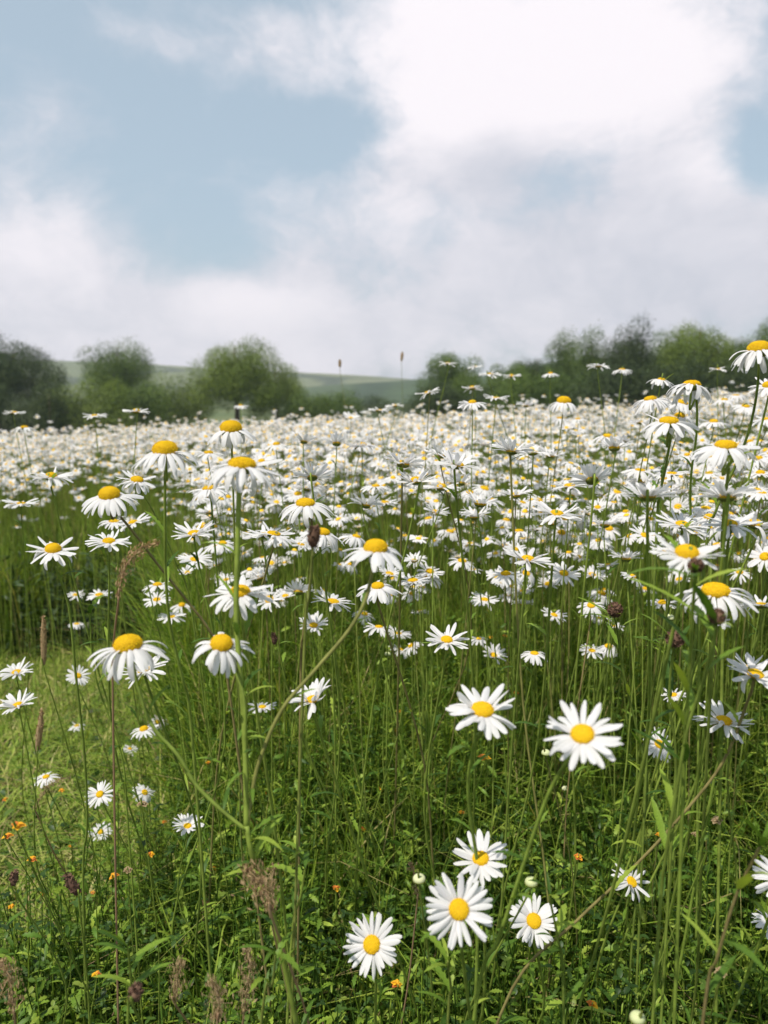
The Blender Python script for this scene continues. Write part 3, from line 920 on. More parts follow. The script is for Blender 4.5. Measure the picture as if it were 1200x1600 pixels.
# others of the photograph: position, width, tilts, class
rest = [(587, 760, 52, 4, 0, 'mild'), (490, 978, 52, 14, 6, 'up'), (520, 940, 68, 4, 10, 'flat'), (466, 925, 54, -28, 0, 'fan'), (645, 908, 58, 4, -4, 'flat'), (757, 937, 50, 12, 0, 'flat'),
        (817, 924, 42, 6, 4, 'up'), (817, 944, 42, -8, 0, 'up'), (881, 896, 54, 26, 4, 'flat'), (978, 873, 56, -8, 0, 'up'), (825, 874, 84, 6, 8, 'flat'), (790, 897, 60, 8, -4, 'mild'),
        (1035, 943, 52, -6, 0, 'flat'), (1190, 945, 70, -6, 0, 'flat'), (348, 849, 52, 6, 0, 'mild'), (303, 834, 72, 6, -4, 'flat'), (170, 846, 72, 6, 6, 'flat'), (178, 815, 56, 6, 0, 'mild'), (208, 817, 60, 6, -10, 'flat'),
        (304, 874, 58, 14, 4, 'flat'), (155, 930, 44, 6, -6, 'flat'), (245, 937, 46, 12, 4, 'flat'), (246, 914, 50, 0, 6, 'mild'), (268, 964, 46, 0, 0, 'flat'), (284, 946, 36, 6, 0, 'droop'), (80, 745, 66, 2, 4, 'mild'),
        (33, 787, 54, 4, 6, 'flat'), (327, 763, 66, 4, -4, 'droop'), (504, 832, 74, 4, 10, 'droop'), (505, 852, 42, 8, 0, 'mild'), (412, 835, 66, 2, -6, 'flat'), (428, 834, 72, 2, 8, 'mild'), (488, 746, 68, -28, 0, 'fan'),
        (572, 790, 62, -14, 8, 'up'), (805, 774, 60, 4, 0, 'up'), (750, 787, 64, 4, 10, 'up'), (742, 808, 60, -8, 0, 'up'), (722, 877, 50, 6, 0, 'mild'), (950, 682, 44, 4, 0, 'strong'), (1066, 820, 84, 6, 4, 'flat'),
        (1140, 819, 96, 8, 0, 'mild'), (1108, 809, 60, 6, -6, 'mild'), (1103, 794, 54, 4, 0, 'droop'), (945, 820, 56, -10, 0, 'up'), (1190, 770, 60, 6, 0, 'mild'), (1000, 735, 56, 4, 0, 'droop'), (860, 712, 50, 2, 6, 'up'),
        (1108, 740, 44, 2, 0, 'mild'), (1188, 740, 50, 4, -6, 'flat'), (1165, 635, 44, 16, 0, 'mild'), (1132, 625, 42, 4, 0, 'mild'), (1150, 618, 36, 0, 0, 'droop'), (1196, 655, 46, 6, -10, 'mild'), (1065, 630, 60, 4, 10, 'droop'),
        (1115, 660, 50, 4, 0, 'mild'), (875, 654, 34, 2, 0, 'droop'), (935, 572, 38, 0, 0, 'flat'), (972, 578, 36, 0, 0, 'mild'), (700, 568, 30, 0, 0, 'flat'), (742, 573, 26, 0, 0, 'flat'), (766, 585, 38, 0, 0, 'flat'),
        (799, 588, 32, 0, 0, 'flat'), (860, 584, 30, 2, 0, 'mild'), (738, 607, 36, -4, 0, 'flat'), (775, 622, 42, 0, 0, 'flat'), (668, 614, 42, 0, -12, 'flat'), (617, 634, 32, 0, -8, 'flat'), (822, 634, 34, -6, 0, 'up'),
        (738, 630, 52, 4, 0, 'mild'), (22, 645, 34, 0, 0, 'flat'), (38, 668, 36, 0, 0, 'droop'), (148, 650, 38, 0, 0, 'flat'), (213, 643, 42, 0, 0, 'flat'), (376, 634, 26, 0, 0, 'mild'), (592, 641, 36, 0, 0, 'flat'),
        (1000, 660, 40, -6, 0, 'flat'), (960, 700, 60, -8, 0, 'up'), (903, 655, 34, 0, 0, 'mild'), (1158, 1125, 30, 0, 20, 'flat'), (626, 1015, 40, -10, 30, 'mild'), (622, 990, 42, 0, 0, 'flat'), (118, 930, 30, 10, 10, 'flat'), (120, 975, 30, 0, 0, 'mild'),
        (795, 930, 36, 4, 0, 'mild'), (560, 700, 44, -10, 0, 'up'), (475, 690, 46, -14, 8, 'fan'), (526, 693, 48, -20, 0, 'fan'), (326, 708, 50, 4, 0, 'mild'), (432, 695, 44, 4, 0, 'mild'), (566, 695, 44, 4, 0, 'droop'),
        (650, 752, 72, 0, 0, 'flat'), (690, 762, 60, 0, 0, 'flat'), (630, 725, 70, -10, 0, 'up'), (690, 712, 60, -8, 0, 'up'), (800, 705, 74, -6, 4, 'up'), (832, 707, 60, 0, 4, 'flat'), (720, 755, 50, -20, 0, 'fan'), (1180, 820, 80, -6, 4, 'flat'),
        (1195, 870, 60, 30, -40, 'flat'), (890, 760, 60, -4, 0, 'flat'), (1050, 740, 60, 2, 0, 'flat'), (965, 770, 44, 8, 0, 'mild'), (960, 785, 40, 8, 0, 'mild'), (120, 1134, 30, 0, 0, 'mild'), (225, 1140, 50, 0, 0, 'mild'), (246, 1128, 34, 20, 20, 'mild')]
for px, py, W, tc_, ts_, cl in rest:
    H(px, py, W, tc_ + random.gauss(0, 2), ts_ + random.gauss(0, 3), cl, random.choice(['low', 'mid', 'mid', 'high']), full=W >= 66, ds=random.uniform(.95, 1.15))


# the branched plant in front: one plant carrying four heads
def branched():
    Dp = .60
    base_y = at(385, 1280, Dp).y
    fork = at_y(385, 1290, base_y); low = at_y(396, 1345, base_y); low2 = at_y(425, 1420, base_y + .02)
    g = Vector((low2.x + .06, low2.y + .05, 0)); g.z = gzf(g.x, g.y) - .02
    root = empty('daisy', g, 'tall branched daisy plant with four flower heads on thick stems, left of centre', 'daisy', 'oxeye daisies in the meadow')
    L = lambda p: p - g
    main = spline([L(p) for p in (fork, low, low2, low2.lerp(g, .5) + Vector((.01, 0, 0)), g)], 5)
    stem_obj(root, main, .0024, .0021, 'stem')
    heads = [
        (378, 727, 116, 2, 4, 'droop', 'mid', 1.35, [(374, 760), (371, 860), (369, 950), (374, 1040), (381, 1120), (384, 1200)], .0019, 'large ragged head with sweeping petals topping the thick straight stem'),
        (200, 1010, 112, -2, -6, 'strong', 'high', 1.3, [(205, 1030), (222, 1095), (242, 1140), (278, 1180), (305, 1225), (345, 1265)], .0013, 'ragged head with hanging petals at the far left branch'),
        (346, 1007, 92, 16, 10, 'strong', 'high', 1.25, [(356, 1030), (374, 1065), (382, 1100), (383, 1160), (385, 1220)], .0013, 'nodding head low against the thick stem'),
        (587, 858, 104, 2, 2, 'droop', 'high', 1.3, [(583, 885), (572, 935), (545, 985), (490, 1050), (440, 1110), (405, 1190), (392, 1250)], .0014, 'head with tall yellow dome at the tip of the long curved right branch')]
    for px, py, W, tc_, ts_, cl, dz, ds, way, r_, lb in heads:
        D_ = W * Dp / 1200
        rad = D_ / 2 * (1.2 if cl == 'strong' else 1.1)
        h = at(px, py, Dp); n = normal_of(tc_, ts_)
        pts = [h - n * rad * .08, h - n * rad * .4 + Vector((0, 0, -rad * .2))]
        for k, (wx, wy) in enumerate(way):
            t = (k + 1) / (len(way) + 1)
            pts.append(at_y(wx, wy, h.y * (1 - t) + base_y * t))
        pts.append(fork + Vector((0, 0, -.004)))
        pts = [L(p) for p in spline(pts, 5)]
        stem_obj(root, pts, r_ * 1.2, r_, 'branch')
        d = head(root, h - g, n, rad, cl, dz, True, int(px + py), ds, .04, 1.6)
        d['label'] = lb
        add_leaves(root, pts, 5, .028, LEAVES, .3, .97)
    add_leaves(root, main, 7, .038, LEAVES, .02, .7)


branched()

# ------------------------------------------------------------------ meadow daisies
DIRS = {}


def on_pix(x, y, z):
    d = Vector((x, y, z - CAM_H)); f = d.dot(_f)
    return 600 + 1200 * d.x / f, 800 - 1200 * d.dot(_u) / f, f


def lattice_noise(x, y, s, seed):
    r2 = np.random.default_rng(seed); tab = r2.random((64, 64))
    X, Y = x / s + 100, y / s + 100
    i, j = np.floor(X).astype(int), np.floor(Y).astype(int); u, v = X - i, Y - j
    u = u * u * (3 - 2 * u); v = v * v * (3 - 2 * v)
    f = lambda a_, b_: tab[a_ % 64, b_ % 64]
    return f(i, j) * (1 - u) * (1 - v) + f(i + 1, j) * u * (1 - v) + f(i, j + 1) * (1 - u) * v + f(i + 1, j + 1) * u * v


def lawn_mask(x, y):
    """1 on the mown patch at the left, 0 in the meadow"""
    e = (x + .50 + .08 * np.sin(y * 3.1)) * 3.2 + .45 * (y - 2.0)
    f = np.clip((3.2 + .15 * np.sin(x * 4) - y) * 4, 0, 1) * np.clip((y - 1.0) * 3, 0, 1)
    return np.clip(-e * 1.3, 0, 1) * f


def near_line(x):
    """distance at which the crowd of daisies begins"""
    return np.interp(x, [-4, -1.8, -.9, -.4, .1, .5, .9, 2.5], [2.4, 2.2, 1.4, 1.02, 1.0, .95, .86, .85])


N0 = 40000
ymax = 8.0
yy = (rng.random(N0) ** .62) * ymax
xx = (rng.random(N0) * 2 - 1) * (.78 * yy + .8)
nl_ = near_line(xx)
patch = lattice_noise(xx, yy, .8, 3) * .6 + lattice_noise(xx, yy, .33, 5) * .4
keep = rng.random(N0) < np.clip((yy - nl_) / .9, 0, 1) ** .7 * np.clip(.15 + 2.2 * (patch - .25), .10, 1.0)
keep &= ~((lawn_mask(xx, yy) > .1))
keep &= yy > nl_
xx, yy, patch = xx[keep], yy[keep], patch[keep]
hz = .79 + rng.normal(0, .045, len(xx)) - .10 * np.clip((2.2 - yy) / 1.2, 0, 1) * rng.random(len(xx)) + .10 * (lattice_noise(xx, yy, 1.3, 9) - .5)
late = rng.random(len(xx)) < .03
hz[late] += rng.uniform(.02, .12, late.sum())
low_ = rng.random(len(xx)) < .30
hz[low_] -= rng.uniform(.03, .26, low_.sum())
zz = gz(xx, yy) + hz
nn = np.stack([rng.normal(.03, .26, len(xx)), rng.normal(-.12, .26, len(xx)), np.ones(len(xx))], 1)
size = rng.uniform(.019, .031, len(xx))
clsi = rng.choice(6, len(xx), p=[.20, .27, .24, .15, .06, .08])

# the individuals: the nearest ones inside the frame, up to 300 daisies in all
P = np.stack([xx, yy, zz - CAM_H], 1)
fd = P @ np.array(_f)
pxs = 600 + 1200 * P[:, 0] / fd; pys = 800 - 1200 * (P @ np.array(_u)) / fd
inside = (pxs > -10) & (pxs < 1210) & (pys < 1590) & (fd > .3)
# keep clear of the flowers already placed by hand
for px, py, W, *_ in placed:
    clash = inside & (np.hypot(pxs - px, (pys - py) * 1.6) < W * .42) & (fd < 1200 * .05 / W * 1.25)
    inside &= ~clash
    zz[clash] = -9
ok = zz > -5
N_IND = 298 - len(placed)
order = np.argsort(np.where(inside & ok, fd / size, 1e9))[:N_IND]
sel = np.zeros(len(xx), bool); sel[order] = True
for i in order:
    g = Vector((xx[i] + random.gauss(0, .03), yy[i] + random.gauss(0, .03), 0)); g.z = gzf(g.x, g.y) - .01
    h = Vector((xx[i], yy[i], zz[i]))
    root = empty('daisy', g)
    n = Vector(nn[i]).normalized()
    rad = float(size[i])
    pts = spline([h - g - n * rad * .1, h - g - n * rad * .6 + Vector((0, 0, -rad * .3)), (h - g) * .55 + Vector((random.gauss(0, .012), random.gauss(0, .012), 0)), Vector((0, 0, 0))], 3)
    stem_obj(root, pts, .0014, .0010, sides=5)
    cl = CL[clsi[i]]
    head(root, h - g, n, rad * (1.12 if cl in ('droop', 'strong') else 1), cl, random.choice(['low', 'mid', 'mid', 'high']), False, int(i), random.uniform(.9, 1.15))
    placed.append([float(pxs[i]), float(pys[i]), float(1200 * 2 * rad / fd[i]), None, root, cl])

# labels that single each one out: size, pose, and the nearest landmark flower
LAND = [(717, 1421, 'bottom trio'), (910, 1148, 'largest open right foreground daisy'), (754, 1110, 'daisy with upswept back petals'), (698, 1000, 'lone neat central daisy'), (375, 925, 'broad daisy behind the thick stem'),
        (587, 858, 'high dome on the curved branch'), (83, 859, 'far left tall-domed daisy'), (171, 774, 'egg-yellow drooping daisy'), (258, 705, 'upper left domed daisy'), (361, 671, 'dome at the left skyline'),
        (378, 727, 'ragged head of the thick stem'), (477, 787, 'daisy over the brown spike'), (1073, 866, 'large flat daisy at right'), (1118, 924, 'skirted daisy at right'), (925, 750, 'fan-shaped back-view daisy'),
        (1012, 776, 'left cup-shaped daisy'), (1135, 776, 'right cup-shaped daisy'), (1186, 547, 'highest daisy of all'), (1081, 602, 'umbrella-shaped daisy'), (1134, 697, 'wide spreading upper right daisy'),
        (1045, 659, 'broad daisy at the right skyline'), (881, 628, 'domed daisy above the skyline'), (870, 803, 'flat daisy under the fan one'), (715, 727, 'daisy with upright back petals'), (590, 916, 'daisy under the curved branch dome'),
        (488, 1093, 'tilted daisy with lifted petals'), (200, 1010, 'ragged far left branch head'), (26, 1051, 'daisy pair at the left edge'), (660, 560, 'pale gap of sky between the trees'), (385, 600, 'big dome-shaped tree'),
        (180, 590, 'small round tree on the left'), (985, 560, 'tall dark upright tree'), (156, 1270, 'two little low left daisies'), (1140, 1000, 'knapweed buds at right')]
POSE = {'up': 'raised-petal', 'flat': 'flat', 'mild': 'arching', 'droop': 'drooping', 'strong': 'hanging-petal', 'fan': 'fan-petalled'}
ORD = ['nearest', 'second', 'third', 'fourth', 'fifth', 'sixth', 'seventh', 'eighth', 'ninth', 'tenth', 'eleventh', 'twelfth']
GRP = 'oxeye daisies in the meadow'
buckets = {}
for rec in placed:
    px, py, W, lb, o, cl = rec
    o['category'] = 'daisy'; o['group'] = GRP
    if lb: o['label'] = lb; continue
    best = min(LAND, key=lambda l: math.hypot(l[0] - px, l[1] - py))
    dx, dy = px - best[0], py - best[1]
    a_ = (math.degrees(math.atan2(-dy, dx)) + 360) % 360
    dname = ['right of', 'above right of', 'above', 'above left of', 'left of', 'below left of', 'below', 'below right of'][int((a_ + 22.5) // 45) % 8]
    buckets.setdefault((best[2], dname, cl), []).append((math.hypot(dx, dy), rec))
for (ln, dn, cl), recs in buckets.items():
    recs.sort(key=lambda r: r[0])
    for k, (_, rec) in enumerate(recs):
        w_ = rec[2]; o = rec[4]
        sz = 'large' if w_ > 60 else ('mid-sized' if w_ > 42 else 'small')
        if len(recs) == 1: o['label'] = f'{sz} {POSE[cl]} daisy {dn} the {ln}'
        else: o['label'] = f'{sz} {POSE[cl]} daisy, {ORD[min(k, 11)]} such {dn} the {ln}'

# the rest of the crowd, beyond anyone's counting: one object
rest_ = ok & ~sel
X, Y, Z, NN, SZ, CI = xx[rest_], yy[rest_], zz[rest_], nn[rest_], size[rest_], clsi[rest_]
dist = np.hypot(X, Y)
acc = Acc()
discT = []
for dome in (.35, .6, .85):
    ns = 8; V = [(0, 0, dome)]
    for r_, z in ((.6, .8 * dome), (1.0, .05)):
        V += [(r_ * math.cos(k * 6.2832 / ns), r_ * math.sin(k * 6.2832 / ns), z) for k in range(ns)]
    T = [(0, 1 + k, 1 + (k + 1) % ns) for k in range(ns)]
    Q = [(1 + k, 1 + ns + k, 1 + ns + (k + 1) % ns, 1 + (k + 1) % ns) for k in range(ns)]
    # underside, the green cup
    b0 = len(V); V += [(1.1 * math.cos(k * 6.2832 / ns), 1.1 * math.sin(k * 6.2832 / ns), -.08) for k in range(ns)] + [(0, 0, -.55)]
    T += [(b0 + ns, b0 + (k + 1) % ns, b0 + k) for k in range(ns)]
    discT.append((np.array(V), np.array(Q), np.array(T), np.full(ns, 1), np.concatenate([np.full(ns, 1), np.full(ns, 2)])))
for c in range(6):
    for lod, (d0, d1) in enumerate(((0, 5.5), (5.5, 99))):
        for var in range(3):
            m = (CI == c) & (dist >= d0) & (dist < d1) & (np.arange(len(X)) % 3 == var)
            if not m.any(): continue
            v, q, rn = ray_template(CL[c], 17 if lod == 0 else 12, 4 if lod == 0 else 2, 2 if lod == 0 else 1, 900 + c * 9 + var, .06)
            Fm = frames(NN[m], rng.random(m.sum()) * 6.28) * SZ[m][:, None, None]
            L3 = np.stack([X[m], Y[m], Z[m]], 1)
            instance(acc, (v, q, np.zeros((0, 3), int), np.zeros(len(q), int), np.zeros(0, int)), Fm, L3)
            instance(acc, discT[var], Fm * .27, L3 + Fm[:, :, 2] * .02)
bx = X + rng.normal(0, .03, len(X)); by = Y + rng.normal(0, .03, len(X))
base = np.stack([bx, by, gz(bx, by)], 1)
tip = np.stack([X, Y, Z], 1) - NN * SZ[:, None] * .12
bend = np.stack([rng.normal(0, .012, len(X)), rng.normal(0, .012, len(X)), 0 * X], 1)
tubes(acc, base, tip, bend, np.full(len(X), .0013), np.full(len(X), .0010), 4, 3, mat=3)
tag(acc.obj('daisy_crowd', [M['petal'], M['disc_far'], M['cup'], M['stem']]), 'dense crowd of white oxeye daisies filling the meadow up to the skyline', 'daisies', kind='stuff')

# ------------------------------------------------------------------ grass and undergrowth
def scatter(n, y0, y1, spread=.80, pw=1.0, extra=.35):
    y = y0 + (y1 - y0) * rng.random(n) ** pw
    x = (rng.random(n) * 2 - 1) * (spread * y + extra)
    return x, y


def ground_pts(x, y): return np.stack([x, y, gz(x, y) - .005], 1)


a = Acc()
# fine standing grass, near, middle and far
for n, y0, y1, pw, hm, hs, wm in ((6000, .42, 1.25, .8, .17, .06, .0022), (100000, .95, 3.2, .8, .47, .11, .0032), (70000, 3.0, 9.0, .8, .52, .08, .0045), (16000, 9.0, 15.0, .9, .3, .07, .007), (26000, 14.0, 40.0, .9, .3, .08, .02)):
    x, y = scatter(n, y0, y1, .80, pw)
    lm = lawn_mask(x, y)
    k = (lm < .05 + .5 * rng.random(n) ** 2.5) & (rng.random(n) < np.interp(y, [.9, 1.5, 2.1], [.25, .35, 1.0]))
    x, y = x[k], y[k]; n = len(x)
    hh = np.abs(rng.normal(hm, hs, n)) + .03
    hh *= .75 + .5 * lattice_noise(x, y, .5, 21)
    hh = np.minimum(hh, .68)
    hh *= np.interp(y + .5 * np.clip(x + .3, -1.2, 0), [.4, 1.0, 2.0], [.75, .58, 1.0])
    blades(a, ground_pts(x, y), hh, rng.random(n) * 6.28, np.abs(rng.normal(.3, .3, n)) + np.clip(2.4 - y, 0, 1.2) * .6 * rng.random(n), rng.uniform(.6, 1.4, n) * wm, 4,
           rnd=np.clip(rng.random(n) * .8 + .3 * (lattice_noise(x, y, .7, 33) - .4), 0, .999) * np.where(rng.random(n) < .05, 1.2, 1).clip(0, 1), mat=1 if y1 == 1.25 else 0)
a.smooth = False
tag(a.obj('grass', [M['grass'], M['grass_shaded']]), 'thick green grass standing between the daisies', 'grass', kind='stuff')

# bare upright stalks between the flowers (spent stems and grass culms)
a = Acc()
n = 4500
x, y = scatter(n, 1.8, 9.0, .8, .7)
k = (y > near_line(x) + .4); x, y = x[k], y[k]; n = len(x)
B_ = ground_pts(x, y); hgt = rng.uniform(.50, .78, n)
T_ = B_ + np.stack([rng.normal(0, .05, n), rng.normal(0, .05, n), hgt], 1)
tubes(a, B_, T_, np.stack([rng.normal(0, .02, n), rng.normal(0, .02, n), 0 * x], 1), np.full(n, .0013), np.full(n, .0009), 4, 3)
tag(a.obj('stalks', M['stem']), 'thin olive stalks standing among the crowded daisies', 'stalks', kind='stuff')

# broad arching blades close by
a = Acc()
n = 3000
x, y = scatter(n, .45, 2.2, .8, .9)
k = lawn_mask(x, y) < .3; x, y = x[k], y[k]; n = len(x)
blades(a, ground_pts(x, y), rng.uniform(.10, .27, n) * np.interp(y, [.4, 1.0, 1.6], [.9, .95, 1.35]), rng.random(n) * 6.28, rng.uniform(.3, 1.7, n), rng.uniform(.0035, .0065, n), 6)
tag(a.obj('broad_grass', M['grass_shaded']), 'broad arching grass blades tangled in the foreground', 'grass', kind='stuff')

# mown grass
a = Acc()
x = rng.uniform(-3.4, -.3, 120000); y = rng.uniform(1.0, 3.5, 120000)
k = lawn_mask(x, y) > .05 + .3 * lattice_noise(x, y, .2, 77); x, y = x[k], y[k]; n = len(x)
blades(a, ground_pts(x, y), rng.uniform(.015, .06, n) + .07 * (rng.random(n) < .06), rng.random(n) * 6.28, rng.uniform(.3, 1.9, n), rng.uniform(.0014, .004, n), 3, rnd=np.clip(rng.random(n) * .75 + .35 * (lattice_noise(x, y, .25, 8)), 0, .999))
a.smooth = False
tag(a.obj('mown_grass', M['lawn']), 'short yellow-green mown grass at the lower left beside the meadow', 'grass', kind='stuff')

# broad low leaves: clover-like leaflets and toothed lance leaves on short stalks
a = Acc()
lv, lq = leaf_verts(1, .62, .5, 0, 5)
leafT = (lv, lq, np.zeros((0, 3), int), np.zeros(len(lq), int), np.zeros(0, int))


def leaf_scatter(acc, tmpl, pos, size_, tilt=.6, up=.0, rnd=None):
    n = len(pos)
    azm = rng.random(n) * 6.28; e = rng.normal(.25, tilt, n)
    d = np.stack([np.cos(azm) * np.cos(e), np.sin(azm) * np.cos(e), np.sin(e)], 1)
    rl = rng.normal(0, .5, n)
    s = np.stack([-np.sin(azm), np.cos(azm), 0 * azm], 1)
    u = np.cross(d, s)
    s2 = s * np.cos(rl)[:, None] + u * np.sin(rl)[:, None]; u2 = np.cross(d, s2)
    F = np.stack([d, s2, u2], 2) * size_[:, None, None]
    instance(acc, tmpl, F, pos, rnd=rnd)


# trifoliate clusters
n = 17000
x, y = scatter(n, .42, 2.3, .8, .9)
k = lawn_mask(x, y) < .4; x, y = x[k], y[k]; n = len(x)
z = gz(x, y) + rng.uniform(.02, .27, n) * (.45 + 1.0 * lattice_noise(x, y, .3, 2))
c = np.stack([x, y, z], 1)
s_ = rng.uniform(.005, .013, n)
rn = np.clip(rng.random(n) * .9 + .1, 0, .99)
for j in range(3):
    azm = rng.random(n) * .3 + j * 2.09 + x * 40
    e = rng.normal(.1, .35, n)
    d = np.stack([np.cos(azm) * np.cos(e), np.sin(azm) * np.cos(e), np.sin(e)], 1)
    s = np.stack([-np.sin(azm), np.cos(azm), 0 * azm], 1)
    F = np.stack([d, s, np.cross(d, s)], 2) * s_[:, None, None]
    instance(a, leafT, F, c, rnd=rn)
tubes(a, np.stack([x, y, gz(x, y)], 1), c, 0 * c, np.full(n, .0006), np.full(n, .0005), 2, 3, rnd=rn)
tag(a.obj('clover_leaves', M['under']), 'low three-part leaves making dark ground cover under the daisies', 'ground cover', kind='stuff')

# toothed and lance leaves growing up short leafy shoots
a = Acc()
tl, tq = leaf_verts(1, .27, .9, .32, 11)
toothT = (tl, tq, np.zeros((0, 3), int), np.zeros(len(tq), int), np.zeros(0, int))
tl2, tq2 = leaf_verts(1, .19, .8, .08, 7)
lanceT = (tl2, tq2, np.zeros((0, 3), int), np.zeros(len(tq2), int), np.zeros(0, int))
n = 17000
x, y = scatter(n, .45, 2.7, .8, .9)
k = lawn_mask(x, y) < .3; x, y = x[k], y[k]; n = len(x)
hgt = rng.uniform(.10, .34, n) * np.interp(y + .5 * np.clip(x + .3, -1.2, 0), [.4, 1.0, 1.6, 2.2], [.9, .85, 1.25, 1.5])
hgt *= .65 + .7 * lattice_noise(x, y, .16, 88)
B_ = ground_pts(x, y); T_ = B_ + np.stack([rng.normal(0, .05, n), rng.normal(0, .05, n), hgt], 1)
tubes(a, B_, T_, 0 * B_, np.full(n, .0014), np.full(n, .0008), 3, 4)
for j in range(11):
    t = rng.uniform(.15, 1.0, n)[:, None]
    pos = B_ * (1 - t) + T_ * t
    leaf_scatter(a, toothT if j % 2 else lanceT, pos, rng.uniform(.014, .048, n) * (1.1 - .5 * t[:, 0]), .45)
tag(a.obj('leafy_shoots', M['leaf']), 'leafy green shoots with toothed narrow leaves crowding the foreground', 'undergrowth', kind='stuff')

# rosettes of low leaves in the mown patch
a = Acc()
n = 2600
x = rng.uniform(-3.2, -.4, n); y = rng.uniform(1.0, 3.3, n)
k = (lawn_mask(x, y) > .05) & (lattice_noise(x, y, .3, 61) > .45); x, y = x[k], y[k]; n = len(x)
for j in range(5):
    leaf_scatter(a, leafT if j % 2 else lanceT, np.stack([x + rng.normal(0, .012, n), y + rng.normal(0, .012, n), gz(x, y) + rng.uniform(.005, .035, n)], 1), rng.uniform(.012, .03, n), .3)
tag(a.obj('lawn_weeds', M['under']), 'small dark leaf rosettes growing in the mown patch', 'weeds', kind='stuff')

# leafy weeds, shade put into their dark colour, at the far side of the mown patch
a = Acc()
n = 1500
x = rng.uniform(-3.4, -1.05, n); y = rng.uniform(3.1, 4.3, n)
B_ = ground_pts(x, y); T_ = B_ + np.stack([rng.normal(0, .05, n), rng.normal(0, .05, n), rng.uniform(.25, .46, n)], 1)
tubes(a, B_, T_, 0 * B_, np.full(n, .002), np.full(n, .001), 2, 3)
for j in range(9):
    t = rng.uniform(.15, 1.0, n)[:, None]
    leaf_scatter(a, lanceT, B_ * (1 - t) + T_ * t, rng.uniform(.03, .07, n), .5)
tag(a.obj('shaded_weeds', M['shaded_leaf']), 'leafy weeds coloured dark for shade along the far side of the mown patch', 'weeds', kind='stuff')

# fallen and dry bits low in the grass
a = Acc()
n = 2600
x, y = scatter(n, .5, 3.4, .8, .9)
blades(a, np.stack([x, y, gz(x, y) + rng.uniform(0, .16, n)], 1), rng.uniform(.02, .10, n), rng.random(n) * 6.28, rng.uniform(.3, 2.5, n), rng.uniform(.0008, .0018, n), 3)
a.smooth = False
tag(a.obj('dry_grass', M['straw']), 'dry straw-coloured bits lying low in the grass', 'dry grass', kind='stuff')


# ------------------------------------------------------------------ other plants
def ball(acc, c, r, n=6, m=10, sz=1.0, rnd=.3):
    V = []; 
    for i in range(n + 1):
        for k in range(m):
            th_ = math.pi * i / n; ph = 2 * math.pi * k / m
            V.append((c[0] + r * math.sin(th_) * math.cos(ph), c[1] + r * math.sin(th_) * math.sin(ph), c[2] + r * sz * math.cos(th_)))
    F = [(i * m + k, (i + 1) * m + k, (i + 1) * m + (k + 1) % m, i * m + (k + 1) % m) for i in range(n) for k in range(m)]
    acc.add(np.array(V), F, rnd=rnd)


def plant_root(h, way, name, label, cat, group, r=.02, nrm=(0, 0, 1)):
    pts = stem_points(h, nrm, way, r, int(h.x * 1000))
    g = pts[-1].copy()
    root = empty(name, g, label, cat, group)
    return root, g, [p - g for p in pts]


def knapweed(px, py, W, label, way, depth=None):
    dp = depth or 1200 * .016 / W
    h = at(px, py, dp); r = W * dp / 2400
    root, g, loc = plant_root(h, way, 'knapweed', label, 'knapweed', 'knapweed buds on leafy stems', .012)
    stem_obj(root, loc, .0015, .0010)
    a = Acc(); c = np.array(h - g)
    ball(a, c, r * .85, 8, 14, 1.05, .4)
    n = 170; d = rng.normal(size=(n, 3)); d /= np.linalg.norm(d, axis=1)[:, None]
    F = frames(d + [0, 0, .8], rng.random(n) * 6) * (r * .5)
    tm = (np.array([(-.35, -.1, 0), (.35, -.1, 0), (.15, .1, .55), (-.15, .1, .55)]), np.array([(0, 1, 2, 3)]), np.zeros((0, 3), int), np.zeros(1, int), np.zeros(0, int))
    instance(a, tm, F, c + d * r * .85); a.smooth = False
    a.obj('bud', M['brown'], root)
    add_leaves(root, loc, 9, .042, LANCE, .08, .8)
    add_leaves(root, loc, 3, .016, LANCE, .03, .08)


knapweed(1087, 884, 24, 'knapweed bud in front of the large flat daisy at right', [(1086, 905), (1082, 960), (1078, 1040), (1072, 1130), (1068, 1220)], .50)
knapweed(1120, 964, 26, 'knapweed bud hanging before the skirted daisy, rightmost of the knapweeds', [(1118, 990), (1100, 1060), (1074, 1140), (1056, 1240), (1040, 1340), (1030, 1440)], .51)
knapweed(1055, 998, 28, 'pale-haired brown knapweed bud, lowest and roundest of the four', [(1050, 1030), (1046, 1100), (1056, 1180), (1050, 1300)])
knapweed(961, 953, 23, 'leftmost knapweed bud, on a stem with narrow light green leaves', [(963, 975), (968, 1010), (978, 1070), (995, 1140), (1012, 1230), (1000, 1330)])


